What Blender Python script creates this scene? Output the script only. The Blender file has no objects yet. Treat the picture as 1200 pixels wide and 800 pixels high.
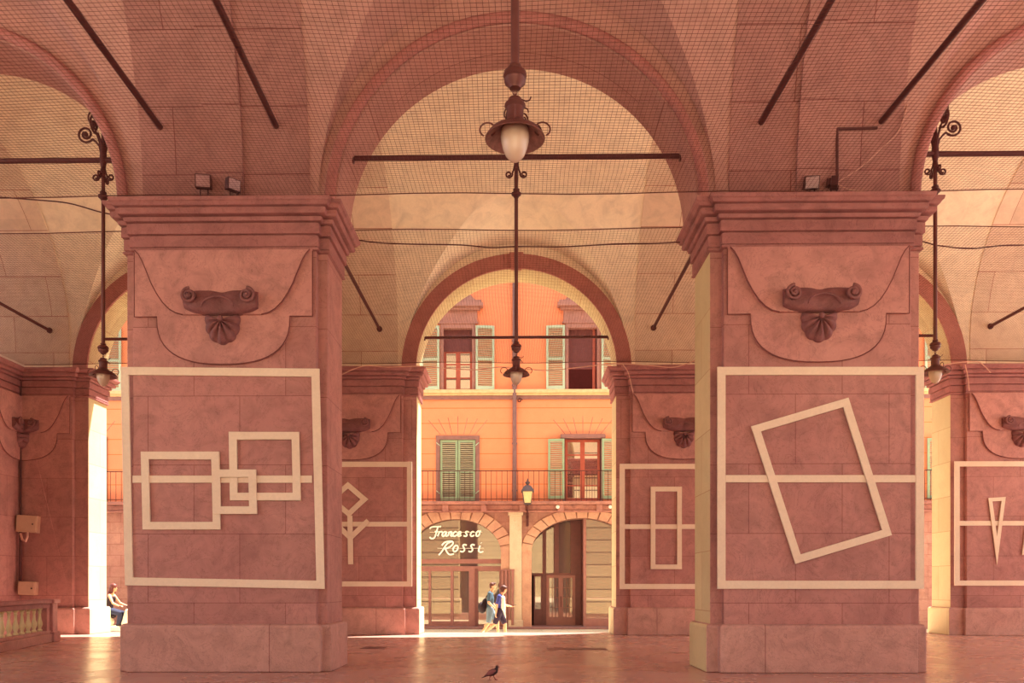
import bpy, bmesh, math, random
from mathutils import Vector, Matrix
random.seed(7)
PI = math.pi
R = math.radians
scene = bpy.context.scene
COL = scene.collection

# ------------------------------------------------------------------ camera
CAMZ, F = 1.45, 950.0
YAW = R(0.8)
cs, sn = math.cos(YAW), math.sin(YAW)
PX0 = 605.0 - F * math.tan(YAW)
PY0 = 686.0
cd = bpy.data.cameras.new('camera')
cam = bpy.data.objects.new('camera', cd)
COL.objects.link(cam)
cam.location = (0, 0, CAMZ)
cam.rotation_euler = (R(90), 0, YAW)
cd.sensor_width = 36
cd.lens = F / 1200 * 36
cd.shift_x = (600 - PX0) / 1200
cd.shift_y = (PY0 - 400) / 1200
cd.clip_end = 300
scene.camera = cam


def at(px, py, Y):
    """point of the photograph on the vertical plane y = Y"""
    a = (px - PX0) / F
    x = Y * (a * cs - sn) / (cs + a * sn)
    d = Y * cs - x * sn
    return Vector((x, Y, CAMZ + (PY0 - py) / F * d))


# ------------------------------------------------------------------ helpers
def wmat(o):
    m = Matrix.Identity(4)
    while o:
        m = o.matrix_basis @ m
        o = o.parent
    return m


class MB:
    def __init__(s, jit=False):
        s.v, s.f, s.mi = [], [], []
        s.jit, s.k = jit, 0            # jit: each further box sits a hair prouder than the one before

    def add(s, vs, fs, mi=0, M=None):
        n = len(s.v)
        for p in vs:
            p = Vector(p)
            s.v.append(M @ p if M else p)
        for f in fs:
            s.f.append([n + i for i in f])
            s.mi.append(mi)
        return s

    def box(s, x0, x1, y0, y1, z0, z1, mi=0, M=None):
        if s.jit:
            s.k += 1
            y0 -= .0012 * s.k
            y1 += .0006 * s.k
        vs = [(x, y, z) for z in (z0, z1) for y in (y0, y1) for x in (x0, x1)]
        return s.add(vs, [(0, 2, 3, 1), (4, 5, 7, 6), (0, 1, 5, 4), (2, 6, 7, 3), (0, 4, 6, 2), (1, 3, 7, 5)], mi, M)

    def prism(s, poly, y0, y1, mi=0, M=None):
        """polygon of (x, z) extruded from y0 to y1"""
        n = len(poly)
        vs = [(x, y0, z) for x, z in poly] + [(x, y1, z) for x, z in poly]
        fs = [list(range(n)), list(range(2 * n - 1, n - 1, -1))]
        fs += [(i, (i + 1) % n, n + (i + 1) % n, n + i) for i in range(n)]
        return s.add(vs, fs, mi, M)

    def strip(s, p0, p1, w, y0, y1, M=None, ext=0.0):
        """flat bar between two (x, z) points"""
        a, b = Vector(p0), Vector(p1)
        d = (b - a).normalized()
        a, b = a - d * ext, b + d * ext
        n = Vector((-d.y, d.x)) * (w / 2)
        return s.prism([a + n, b + n, b - n, a - n], y0, y1, 0, M)

    def lathe(s, prof, c=(0, 0, 0), n=24, M=None, a0=0):
        c = Vector(c)
        vs, fs = [], []
        m = len(prof)
        for i in range(n):
            t = a0 + 2 * PI * i / n
            for r, z in prof:
                vs.append(c + Vector((max(r, 1e-4) * math.cos(t), max(r, 1e-4) * math.sin(t), z)))
        for i in range(n):
            for j in range(m - 1):
                k = (i + 1) % n
                fs.append((i * m + j, k * m + j, k * m + j + 1, i * m + j + 1))
        return s.add(vs, fs, 0, M)

    def tube(s, pts, r, n=8, closed=False, M=None):
        pts = [Vector(p) for p in pts]
        m = len(pts)
        rs = r if isinstance(r, (list, tuple)) else [r] * m
        vs, fs = [], []
        prev = None
        for i, p in enumerate(pts):
            if closed:
                t = pts[(i + 1) % m] - pts[i - 1]
            else:
                t = pts[min(i + 1, m - 1)] - pts[max(i - 1, 0)]
            t.normalize()
            if prev is None:
                u = t.orthogonal().normalized()
            else:
                u = prev - t * prev.dot(t)
                u = u.normalized() if u.length > 1e-6 else t.orthogonal().normalized()
            prev = u
            w = t.cross(u)
            for k in range(n):
                a = 2 * PI * k / n
                vs.append(p + (u * math.cos(a) + w * math.sin(a)) * rs[i])
        for i in range(m if closed else m - 1):
            j = (i + 1) % m
            for k in range(n):
                l = (k + 1) % n
                fs.append((i * n + k, i * n + l, j * n + l, j * n + k))
        if not closed:
            fs.append(list(range(n))[::-1])
            fs.append([(m - 1) * n + k for k in range(n)])
        return s.add(vs, fs, 0, M)

    def ball(s, c, r, n=16, m=10, M=None):
        c = Vector(c)
        rr = Vector(r) if isinstance(r, (list, tuple, Vector)) else Vector((r, r, r))
        vs, fs = [], []
        for j in range(m + 1):
            ph = PI * j / m
            for i in range(n):
                t = 2 * PI * i / n
                sp = max(math.sin(ph), 1e-3)
                vs.append(c + Vector((rr.x * sp * math.cos(t), rr.y * sp * math.sin(t), rr.z * math.cos(ph))))
        for j in range(m):
            for i in range(n):
                k = (i + 1) % n
                fs.append((j * n + i, (j + 1) * n + i, (j + 1) * n + k, j * n + k))
        return s.add(vs, fs, 0, M)

    def capsule(s, a, ra, b, rb, n=12):
        a, b = Vector(a), Vector(b)
        d = (b - a)
        L = d.length
        d.normalize()
        pts, rs = [], []
        for k in range(5):
            t = -PI / 2 + k * PI / 8 + 0.12
            pts.append(a + d * (ra * math.sin(t)))
            rs.append(ra * math.cos(t))
        for k in range(5):
            t = k * PI / 8 - 0.12
            pts.append(b + d * (rb * math.sin(max(t, 0))))
            rs.append(max(rb * math.cos(t), 1e-3))
        return s.tube(pts, rs, n)

    def build(s, name, mats, parent=None, loc=None, smooth=False, bevel=0.0, clean=True, angle=40):
        me = bpy.data.meshes.new(name)
        o = bpy.data.objects.new(name, me)
        COL.objects.link(o)
        if parent:
            o.parent = parent
        elif loc is not None:
            o.location = Vector(loc)
        W = wmat(o).inverted()
        me.from_pydata([tuple(W @ p) for p in s.v], [], s.f)
        ms = mats if isinstance(mats, (list, tuple)) else [mats]
        for m in ms:
            me.materials.append(m)
        me.polygons.foreach_set('material_index', s.mi)
        if clean:
            bm = bmesh.new()
            bm.from_mesh(me)
            bmesh.ops.remove_doubles(bm, verts=bm.verts, dist=1e-5)
            bmesh.ops.recalc_face_normals(bm, faces=bm.faces)
            bm.to_mesh(me)
            bm.free()
        if smooth:
            me.polygons.foreach_set('use_smooth', [True] * len(me.polygons))
            if angle:
                me.set_sharp_from_angle(angle=R(angle))
        if bevel:
            b = o.modifiers.new('bevel', 'BEVEL')
            b.width = bevel
            b.segments = 2
            b.limit_method = 'ANGLE'
        me.update()
        return o


def tag(o, label=None, cat=None, group=None, kind=None):
    if label: o['label'] = label
    if cat: o['category'] = cat
    if group: o['group'] = group
    if kind: o['kind'] = kind
    return o


def empty(name, loc, label, cat, group=None, rz=0):
    o = bpy.data.objects.new(name, None)
    COL.objects.link(o)
    o.location = Vector(loc)
    o.rotation_euler = (0, 0, rz)
    o.empty_display_size = 0.2
    return tag(o, label, cat, group)


def copy_tree(o, parent=None):
    c = o.copy()
    COL.objects.link(c)
    if parent: c.parent = parent
    for ch in list(o.children):
        copy_tree(ch, c)
    return c


def struct(o):
    o['kind'] = 'structure'
    return o


# ------------------------------------------------------------------ materials
def lin(c):
    return tuple(((v / 255) / 12.92 if v / 255 <= .04045 else ((v / 255 + .055) / 1.055) ** 2.4) for v in c) + (1,)


class NT:
    def __init__(s, name):
        s.m = bpy.data.materials.new(name)
        s.m.use_nodes = True
        s.t = s.m.node_tree
        s.t.nodes.clear()
        s.out = s.n('ShaderNodeOutputMaterial')
        s.b = s.n('ShaderNodeBsdfPrincipled')
        s.l(s.b.outputs[0], s.out.inputs[0])

    def n(s, t, **k):
        x = s.t.nodes.new(t)
        for a, v in k.items():
            setattr(x, a, v)
        return x

    def l(s, a, b):
        s.t.links.new(a, b)

    def math(s, op, a, b=None):
        x = s.n('ShaderNodeMath', operation=op)
        for i, v in enumerate((a, b)):
            if v is None: continue
            if isinstance(v, (int, float)): x.inputs[i].default_value = v
            else: s.l(v, x.inputs[i])
        return x.outputs[0]

    def mix(s, f, a, b, mode='MIX'):
        x = s.n('ShaderNodeMix', data_type='RGBA', blend_type=mode)
        for i, v in ((0, f), (6, a), (7, b)):
            if isinstance(v, (int, float)): x.inputs[i].default_value = v
            elif isinstance(v, tuple): x.inputs[i].default_value = v
            else: s.l(v, x.inputs[i])
        return x.outputs[2]

    def noise(s, vec, scale, detail=4, rough=.55, dist=0.0):
        x = s.n('ShaderNodeTexNoise')
        x.inputs['Scale'].default_value = scale
        x.inputs['Detail'].default_value = detail
        x.inputs['Roughness'].default_value = rough
        x.inputs['Distortion'].default_value = dist
        s.l(vec, x.inputs['Vector'])
        return x.outputs['Fac']

    def ramp(s, f, p0, p1):
        x = s.n('ShaderNodeMapRange')
        x.inputs[1].default_value = p0
        x.inputs[2].default_value = p1
        s.l(f, x.inputs[0])
        return x.outputs[0]


def plain(name, c, rough=.6, metal=0.0, var=.12, spec=.4, scale=6.0):
    t = NT(name)
    g = t.n('ShaderNodeNewGeometry')
    f = t.ramp(t.noise(g.outputs['Position'], scale, 5), .3, .75)
    c = lin(c)
    dk = tuple(v * (1 - var * 2) for v in c[:3]) + (1,)
    t.l(t.mix(f, dk, c), t.b.inputs['Base Color'])
    t.b.inputs['Roughness'].default_value = rough
    t.b.inputs['Metallic'].default_value = metal
    t.b.inputs['Specular IOR Level'].default_value = spec
    return t.m


def stone(name, c, c2, block=None, joint=(90, 50, 45), rough=.65, stain=.35, mortar=.008, off=.5, bump=.15,
          flat=False, spec=.3, vary=.5, dark=(60, 25, 28)):
    """stone or plaster: blotchy base, stains, fine pits, block joints laid on the face"""
    t = NT(name)
    g = t.n('ShaderNodeNewGeometry')
    P = g.outputs['Position']
    sp = t.n('ShaderNodeSeparateXYZ'); t.l(P, sp.inputs[0])
    sn_ = t.n('ShaderNodeSeparateXYZ'); t.l(g.outputs['True Normal'], sn_.inputs[0])
    ax = t.math('GREATER_THAN', t.math('ABSOLUTE', sn_.outputs[0]), .7)
    az = t.math('GREATER_THAN', t.math('ABSOLUTE', sn_.outputs[2]), .7)
    mx = lambda f, a, b: t.math('ADD', t.math('MULTIPLY', a, t.math('SUBTRACT', 1.0, f)), t.math('MULTIPLY', b, f))
    u = mx(ax, sp.outputs[0], sp.outputs[1])
    v = mx(az, sp.outputs[2], sp.outputs[1])
    big = t.ramp(t.noise(P, .55, 5, .6, .4), .3, .7)
    mid = t.ramp(t.noise(P, 2.6, 6, .65, .8), .42, .72)
    fine = t.ramp(t.noise(P, 22, 4, .7), .3, .75)
    col = t.mix(big, lin(c), lin(c2))
    h = fine
    if block:
        cv = t.n('ShaderNodeCombineXYZ'); t.l(u, cv.inputs[0]); t.l(v, cv.inputs[1])
        br = t.n('ShaderNodeTexBrick')
        br.offset = off
        br.inputs['Color1'].default_value = (1, 1, 1, 1)
        k = 1 - vary * .32
        br.inputs['Color2'].default_value = (k, k * .98, k * .97, 1)
        br.inputs['Mortar'].default_value = (1, 1, 1, 1)
        br.inputs['Scale'].default_value = 1
        br.inputs['Mortar Size'].default_value = mortar
        br.inputs['Mortar Smooth'].default_value = .2
        br.inputs['Brick Width'].default_value = block[0]
        br.inputs['Row Height'].default_value = block[1]
        t.l(cv.outputs[0], br.inputs['Vector'])
        col = t.mix(1.0, col, br.outputs['Color'], 'MULTIPLY')
        col = t.mix(br.outputs['Fac'], col, lin(joint))
        h = t.math('SUBTRACT', fine, t.math('MULTIPLY', br.outputs['Fac'], 2.0))
    col = t.mix(t.math('MULTIPLY', mid, stain), col, lin(dark))
    col = t.mix(t.math('MULTIPLY', fine, .22), col, tuple(x * .55 for x in lin(c)[:3]) + (1,))
    # veins / scratches
    vein = t.noise(P, 1.7, 8, .7, 2.2)
    vv = t.math('LESS_THAN', t.math('ABSOLUTE', t.math('SUBTRACT', vein, .5)), .006)
    col = t.mix(t.math('MULTIPLY', vv, .35 * (0 if flat else 1)), col, lin(dark))
    t.l(col, t.b.inputs['Base Color'])
    t.b.inputs['Roughness'].default_value = rough
    t.b.inputs['Specular IOR Level'].default_value = spec
    bp = t.n('ShaderNodeBump')
    bp.inputs['Strength'].default_value = bump
    bp.inputs['Distance'].default_value = .02
    t.l(h, bp.inputs['Height'])
    t.l(bp.outputs[0], t.b.inputs['Normal'])
    return t.m


M = {}
M['marble'] = stone('pink_marble', (198, 138, 128), (182, 120, 113), (1.55, 1.16), joint=(140, 80, 74), mortar=.006, stain=.32)
M['marble_plain'] = stone('pink_marble_slab', (202, 142, 131), (186, 124, 117), stain=.36)
M['plinth'] = stone('pitted_plinth_stone', (206, 154, 140), (194, 138, 126), (2.75, 3.0), joint=(150, 90, 82), stain=.3, bump=.35)
M['jamb'] = stone('lit_pale_stone', (228, 210, 162), (220, 198, 150), (1.3, 1.02), joint=(190, 150, 110), stain=.12, flat=True, dark=(150, 110, 80))  # stone of the lit faces: their brightness is put into a paler colour
M['rustic'] = stone('rusticated_pale_stone', (222, 208, 170), (214, 196, 158), (40, .63), joint=(70, 45, 38), mortar=.03, stain=.12, flat=True, dark=(150, 110, 80))
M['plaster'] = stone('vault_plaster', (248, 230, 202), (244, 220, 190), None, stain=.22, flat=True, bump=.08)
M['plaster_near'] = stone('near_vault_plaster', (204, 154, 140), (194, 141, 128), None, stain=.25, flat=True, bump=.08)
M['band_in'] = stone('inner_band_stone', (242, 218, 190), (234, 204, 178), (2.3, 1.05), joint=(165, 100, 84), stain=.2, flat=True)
M['edge_line'] = plain('dark_edge_line', (122, 66, 63), .9)
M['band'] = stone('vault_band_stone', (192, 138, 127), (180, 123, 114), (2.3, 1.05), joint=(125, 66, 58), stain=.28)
M['soffit'] = stone('arch_soffit_stone', (196, 142, 130), (186, 130, 119), (5, .8), joint=(130, 72, 62), stain=.22)
M['mould'] = stone('cornice_stone', (172, 112, 107), (160, 100, 97), None, stain=.4, bump=.2)
M['shaded_cartouche'] = stone('shaded_carved_stone', (146, 92, 90), (130, 80, 80), None, stain=.45, bump=.4)  # darker than the shaft: shade on the carving put into the colour
M['archivolt'] = stone('archivolt_stone', (190, 124, 114), (180, 112, 104), None, stain=.25)
M['frame'] = stone('painted_batten', (240, 214, 188), (232, 204, 178), None, stain=.12, bump=.05, dark=(190, 130, 105), flat=True)
M['iron'] = plain('dark_iron', (92, 44, 44), .55, .3)
M['lamp_metal'] = plain('weathered_lamp_metal', (112, 62, 56), .5, .35)
M['shade_in'] = plain('weathered_shade_enamel', (170, 120, 110), .6, 0, .25, scale=20)
M['net'] = plain('net_cord', (104, 56, 50), .9)
M['wire'] = plain('dark_cable', (92, 46, 44), .7)
M['white_wire'] = plain('pale_cable', (215, 160, 140), .6)
M['orange'] = stone('orange_plaster', (242, 152, 112), (238, 144, 106), (60, .62), joint=(225, 115, 62), mortar=.02, stain=.1, flat=True, bump=.1, dark=(190, 90, 60), vary=0)
M['orange_plain'] = stone('smooth_orange_plaster', (242, 146, 104), (238, 140, 100), None, stain=.1, flat=True, bump=.05, dark=(190, 90, 60))
M['facade_stone'] = stone('worn_facade_stone', (190, 140, 122), (168, 112, 102), (.9, .45), joint=(130, 70, 60), stain=.5, dark=(110, 60, 56))
M['vouss'] = stone('voussoir_stone', (214, 168, 138), (186, 132, 114), None, stain=.4, dark=(130, 74, 64))
M['pilaster'] = stone('cream_pilaster_stone', (214, 192, 164), (202, 176, 150), None, stain=.25, dark=(150, 100, 80))
M['ledge'] = stone('rusty_ledge', (190, 132, 116), (160, 100, 94), None, stain=.55)
M['surround'] = plain('grey_window_surround', (150, 105, 100), .7)
M['hood'] = plain('pink_stone_hood', (178, 126, 116), .8)
M['sill'] = plain('pale_sill_moulding', (236, 196, 150), .8)
M['shutter'] = plain('pale_green_shutter', (180, 196, 172), .6, 0, .06)
M['shutter2'] = plain('deep_green_shutter', (148, 168, 138), .6, 0, .06)
M['slat'] = plain('shutter_louvre', (190, 176, 152), .7, 0, .06)
M['red_wood'] = plain('red_brown_window_wood', (178, 84, 66), .5)
M['brown_wood'] = plain('dark_brown_wood', (122, 70, 66), .5)
M['door_wood'] = plain('shop_frame_wood', (160, 104, 96), .45)
M['blind'] = plain('maroon_blind', (112, 62, 64), .8)
M['room'] = plain('dark_room', (80, 40, 42), .9)
M['pipe'] = plain('grey_downpipe', (140, 104, 104), .5, .2)
M['letter'] = plain('cream_sign_letter', (255, 252, 240), .4, 0, .02)
M['roofmetal'] = plain('lantern_roof_metal', (96, 80, 84), .45, .3)
M['lantern_glass'] = plain('cream_lantern_glass', (235, 205, 150), .3)
M['box'] = plain('pale_grey_box', (205, 158, 132), .5, 0, .06)
M['floodframe'] = plain('floodlight_casing', (84, 40, 42), .5)
M['floodglass'] = plain('floodlight_glass', (196, 150, 146), .2)
M['skin'] = plain('skin', (236, 168, 128), .55, 0, .04)
M['hair_brown'] = plain('brown_hair', (92, 44, 34), .6)
M['hair_auburn'] = plain('auburn_hair', (100, 42, 36), .55)
M['teal_shirt'] = plain('teal_shirt', (74, 96, 112), .8)
M['blue_shirt'] = plain('blue_shirt', (66, 74, 150), .8)
M['white_cloth'] = plain('white_cloth', (235, 228, 215), .8, 0, .04)
M['navy_shorts'] = plain('dark_shorts', (54, 36, 58), .85)
M['grey_shorts'] = plain('grey_blue_shorts', (112, 130, 146), .85)
M['black'] = plain('black_fabric', (44, 24, 32), .8)
M['jeans'] = plain('navy_jeans', (44, 46, 72), .85)
M['shoe'] = plain('pale_shoe', (190, 185, 180), .7)
M['scooter'] = plain('cream_scooter_paint', (240, 225, 195), .3, 0, .03)
M['rubber'] = plain('black_rubber', (40, 28, 30), .8)
M['pigeon_dark'] = plain('dark_pigeon_feather', (50, 16, 24), .6)
M['pigeon_mid'] = plain('pigeon_wing_feather', (150, 84, 82), .7, 0, .2, scale=60)
M['pigeon_leg'] = plain('pigeon_leg_red', (130, 40, 44), .6)
M['phone'] = plain('phone_black', (30, 26, 30), .3)


def glass_mat(name, dark, refl=.55, tint=(255, 240, 225)):
    t = NT(name)
    t.b.inputs['Base Color'].default_value = lin(dark)
    t.b.inputs['Roughness'].default_value = .3
    gl = t.n('ShaderNodeBsdfGlossy')
    gl.inputs['Roughness'].default_value = .02
    gl.inputs['Color'].default_value = lin(tint)
    mx = t.n('ShaderNodeMixShader')
    mx.inputs[0].default_value = refl
    t.l(t.b.outputs[0], mx.inputs[1])
    t.l(gl.outputs[0], mx.inputs[2])
    t.l(mx.outputs[0], t.out.inputs[0])
    return t.m


M['pane'] = glass_mat('window_pane', (96, 56, 60), .45)
M['shop_pane'] = glass_mat('shop_pane', (84, 56, 56), .28, (215, 196, 180))


def globe_mat():
    t = NT('opal_globe')
    t.b.inputs['Base Color'].default_value = lin((200, 168, 146))
    t.b.inputs['Roughness'].default_value = .25
    t.b.inputs['Subsurface Weight'].default_value = .1
    t.b.inputs['Subsurface Radius'].default_value = (.08, .06, .04)
    return t.m


M['globe'] = globe_mat()


def floor_mat():
    t = NT('polished_floor')
    g = t.n('ShaderNodeNewGeometry')
    P = g.outputs['Position']
    br = t.n('ShaderNodeTexBrick')
    br.offset = .5
    br.inputs['Color1'].default_value = lin((190, 146, 132))
    br.inputs['Color2'].default_value = lin((182, 136, 124))
    br.inputs['Mortar'].default_value = lin((172, 126, 114))
    br.inputs['Scale'].default_value = 1
    br.inputs['Mortar Size'].default_value = .006
    br.inputs['Brick Width'].default_value = 1.2
    br.inputs['Row Height'].default_value = .8
    t.l(P, br.inputs['Vector'])
    f = t.ramp(t.noise(P, .8, 6, .6, .5), .3, .72)
    f2 = t.ramp(t.noise(P, 6, 5, .6), .35, .7)
    c = t.mix(t.math('MULTIPLY', f, .22), br.outputs['Color'], lin((130, 74, 66)))
    c = t.mix(t.math('MULTIPLY', f2, .07), c, lin((205, 150, 122)))
    t.l(c, t.b.inputs['Base Color'])
    r = t.math('ADD', t.math('MULTIPLY', f, .14), .2)
    t.l(r, t.b.inputs['Roughness'])
    t.b.inputs['Specular IOR Level'].default_value = .5
    bp = t.n('ShaderNodeBump')
    bp.inputs['Strength'].default_value = .02
    bp.inputs['Distance'].default_value = .01
    t.l(t.noise(P, 3, 3), bp.inputs['Height'])
    t.l(bp.outputs[0], t.b.inputs['Normal'])
    return t.m


M['floor'] = floor_mat()
M['street'] = stone('street_paving', (230, 218, 188), (220, 206, 176), (1.0, .5), joint=(150, 115, 95), stain=.15, flat=True, dark=(130, 95, 80))
M['grate'] = plain('floor_hatch_metal', (120, 70, 64), .45, .2)

# ------------------------------------------------------------------ layout
PITCH = 9.82
YF, YFC, YFB = 13.57, 13.70, 14.85          # front arcade: pilaster face, core face, rear face
YB, YBC, YBB = 23.90, 24.03, 25.10          # street arcade
HALF_F, HALF_B = 1.71, 1.96                 # half width of the piers
PIL = 1.55
ZS, RA = 7.86, 3.05
ZTOP = 15.6


# ------------------------------------------------------------------ floor / ground
struct(MB().box(-30, 30, -2, YBB + .05, -.3, 0).build('floor', M['floor']))
struct(MB().box(-60, 60, -70, -2.0, -.5, -.12).build('ground', M['street']))
struct(MB().box(-60, 60, YBB + .05, 60, -.6, -.3).build('ground', M['street']))
for px0, px1, py in ((641, 711, 760), (425, 452, 759)):
    Yh = CAMZ * F / (py - PY0)
    a, b = at(px0, py, Yh).x, at(px1, py, Yh).x
    g = MB()
    g.box(a, b, Yh - .32, Yh + .32, 0.0, .004)
    g.box(a + .05, b - .05, Yh - .27, Yh + .27, .004, .007)
    o = g.build('floor_hatch', M['grate'], loc=((a + b) / 2, Yh, 0))
    tag(o, 'wide dark metal hatch set in the floor before the right street pier' if px0 > 600 else 'short dark metal hatch set in the floor before the left street pier', 'hatch', None)

# unseen facade behind the viewer, added for its bounce light and reflection
struct(MB().box(-60, 60, -49, -46, -.5, 13).build('wall_piazza_unseen', M['rustic']))

# ------------------------------------------------------------------ arcade walls
def slab_wall(x0, x1, z0, z1, y0, y1, holes, mi=None):
    """wall as columns; holes = list of (xa, xb, zbottom(x), ztop(x), pieces)"""
    xs = {x0, x1}
    for xa, xb, zb, zt, n in holes:
        for k in range(n + 1):
            t = k / n
            t = .5 - .5 * math.cos(PI * t) if n > 4 else t
            xs.add(round(xa + (xb - xa) * t, 5))
    xs = sorted(x for x in xs if x0 <= x <= x1)
    mb = MB()
    for a, b in zip(xs, xs[1:]):
        mid = (a + b) / 2
        segs = [((z0, z0), (z1, z1))]
        for xa, xb, zb, zt, n in sorted(holes, key=lambda h: h[2](mid)):
            if xa - 1e-6 <= mid <= xb + 1e-6:
                lo, hi = segs.pop()
                segs.append((lo, (zb(a), zb(b))))
                segs.append(((zt(a), zt(b)), hi))
        for lo, hi in segs:
            if hi[0] - lo[0] < 1e-4 and hi[1] - lo[1] < 1e-4: continue
            mb.prism([(a, lo[0]), (b, lo[1]), (b, hi[1]), (a, hi[0])], y0, y1)
    return mb


def drop_inner(o):
    bm = bmesh.new(); bm.from_mesh(o.data)
    seen = {}
    for f in bm.faces:
        seen.setdefault(tuple(sorted(v.index for v in f.verts)), []).append(f)
    dead = [f for fs in seen.values() if len(fs) > 1 for f in fs]
    bmesh.ops.delete(bm, geom=dead, context='FACES_ONLY')
    bmesh.ops.recalc_face_normals(bm, faces=bm.faces)
    bm.to_mesh(o.data); bm.free()


def arch_hole(c, r, zs, n=48, zb=None):
    top = lambda x: zs + math.sqrt(max(r * r - (x - c) ** 2, 0))
    bot = (lambda x: zs) if zb is None else (lambda x: zb)
    return (c - r, c + r, bot, top, n)


def facade_mats(o, inner=0, soffit=1, outer=2):
    for p in o.data.polygons:
        if p.normal.y > .7: p.material_index = outer
        elif p.normal.y < -.7: p.material_index = inner
        else: p.material_index = soffit


CENT = [-PITCH, 0, PITCH]
w = slab_wall(-19.6, 19.6, ZS, ZTOP, YFC, YFB, [arch_hole(c, RA, ZS) for c in CENT])
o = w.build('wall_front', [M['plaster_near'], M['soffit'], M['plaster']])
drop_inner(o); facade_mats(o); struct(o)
w = slab_wall(-24.5, 24.5, ZS, ZTOP, YBC, YBB, [arch_hole(c, 2.97, ZS) for c in CENT + [2 * PITCH, -2 * PITCH]])
o = w.build('wall_back', [M['plaster'], M['jamb'], M['rustic']])
drop_inner(o); facade_mats(o); struct(o)
# unseen roof slab over the portico, added to block light from above
struct(MB().box(-24.5, 24.5, .2, YBB, ZTOP, ZTOP + .5).build('unseen_roof_slab', M['plaster']))
# unseen piers of the piazza arcade, added to cut light from behind the viewer
near = MB()
for xp in (-14.73, -4.91, 4.91, 14.73):
    near.box(xp - 1.71, xp + 1.71, -1.0, .2, 0, 8.0)
near.box(-19.6, 19.6, -1.0, .2, 7.86, ZTOP)
struct(near.build('wall_near_unseen', M['marble']))
# left end wall of the inner gallery, and the far right end
struct(MB().box(-16.6, -15.0, YFB, 21.95, 0, ZTOP).build('wall_left', M['marble']))
struct(MB().box(-24.5, -16.65, YFB + .3, YFB + 1.5, 0, ZTOP).build('wall_left.001', M['marble']))


def ring(c, r0, r1, y0, y1, zs, n=56, leg=0.0):
    """half ring moulding with straight legs"""
    mb = MB()
    pts = []
    for k in range(n + 1):
        t = PI * k / n
        pts.append((math.cos(t), math.sin(t)))
    vs, fs = [], []
    for cx, cz in pts:
        for r, y in ((r0, y0), (r1, y0), (r1, y1), (r0, y1)):
            vs.append((c + r * cx, y, zs + r * cz))
    for i in range(n):
        for k in range(4):
            l = (k + 1) % 4
            fs.append((i * 4 + k, i * 4 + l, i * 4 + 4 + l, i * 4 + 4 + k))
    fs.append((0, 1, 2, 3)); fs.append((n * 4 + 3, n * 4 + 2, n * 4 + 1, n * 4))
    mb.add(vs, fs)
    return mb


tn = 0
for c in CENT:
    tn += 1
    o = ring(c, 3.07, 3.24, YFC - .12, YFC + .01, ZS).build('trim_%d' % tn, M['archivolt'], bevel=.05, smooth=True, angle=50)
    struct(o)
for c in CENT:
    tn += 1
    mb = ring(c, 2.97, 3.40, YBC - .07, YBC + .01, ZS)
    if c == 0:
        mb.prism([(-.16, ZS + 2.93), (.16, ZS + 2.93), (.21, ZS + 3.42), (-.21, ZS + 3.42)], YBC - .12, YBC)
    struct(mb.build('trim_%d' % tn, M['archivolt'], smooth=True, angle=50))


# ------------------------------------------------------------------ vaults
def vault_path(R0, stilt, ax, bz, slope, nphi=26, ntop=16):
    """rows (s, z, xcut) from the wall to the crown of a barrel with lunettes"""
    def barrel(s):
        return ZS + stilt + math.sqrt(max(R0 * R0 - (R0 - min(s, R0)) ** 2, 0))
    rows = [(0, ZS, ax)]
    for i in range(1, nphi + 1):
        ph = PI / 2 * i / nphi
        z0 = ZS + bz * math.sin(ph)
        lo, hi = 0.0, R0
        if z0 < ZS + stilt:
            rows.append((0.0, z0, ax * math.cos(ph)))
            continue
        for _ in range(50):
            m = (lo + hi) / 2
            if barrel(m) < z0 + slope * m: lo = m
            else: hi = m
        rows.append((lo, barrel(lo), ax * math.cos(ph)))
    s0 = rows[-1][0]
    t0 = math.acos(max(-1, min(1, (R0 - s0) / R0)))
    for k in range(1, ntop + 1):
        t = t0 + (PI / 2 - t0) * k / ntop
        rows.append((R0 - R0 * math.cos(t), ZS + stilt + R0 * math.sin(t), 0.0))
    return rows


def make_vault(ya, yb, centres, stilt, ax, bz, slope, name, mat, lun_a=True, lun_b=True):
    R0 = (yb - ya) / 2
    mb = MB()
    for end, lun in ((0, lun_a), (1, lun_b)):
        rows = vault_path(R0, stilt, ax, bz, slope)
        Y = (lambda s: ya + s) if end == 0 else (lambda s: yb - s)
        H = PITCH / 2
        for c in centres:
            for sg in (-1, 1):
                vs, fs = [], []
                for s, z, xc in rows:
                    xc = xc if lun else 0.0
                    for k in range(5):
                        x = xc + (H - xc) * k / 4
                        vs.append((c + sg * x, Y(s), z))
                for i in range(len(rows) - 1):
                    for k in range(4):
                        q = (i * 5 + k, i * 5 + k + 1, i * 5 + 6 + k, i * 5 + 5 + k)
                        fs.append(q)
                mb.add(vs, fs)
                if lun:
                    vs, fs = [], []
                    n = 0
                    for s, z, xc in rows:
                        if n and xc <= 1e-9 and n > 26: break
                        z0 = z - slope * s
                        for k in range(7):
                            vs.append((c + sg * xc, Y(s * k / 6), z0 + (z - z0) * k / 6))
                        n += 1
                        if n == 27: break
                    for i in range(n - 1):
                        for k in range(6):
                            fs.append((i * 7 + k, i * 7 + k + 1, i * 7 + 8 + k, i * 7 + 7 + k))
                    mb.add(vs, fs)
    o = mb.build(name, mat, smooth=True, angle=28)
    return struct(o)


def barrel_pts(ya, yb, stilt, off, n=40, half=None):
    R0 = (yb - ya) / 2
    yc = (ya + yb) / 2
    r = R0 - off
    pts = [(yc + r, ZS)]
    for k in range(n + 1):
        t = PI * k / n
        pts.append((yc + r * math.cos(t), ZS + stilt + r * math.sin(t)))
    pts.append((yc - r, ZS))
    return pts


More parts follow.
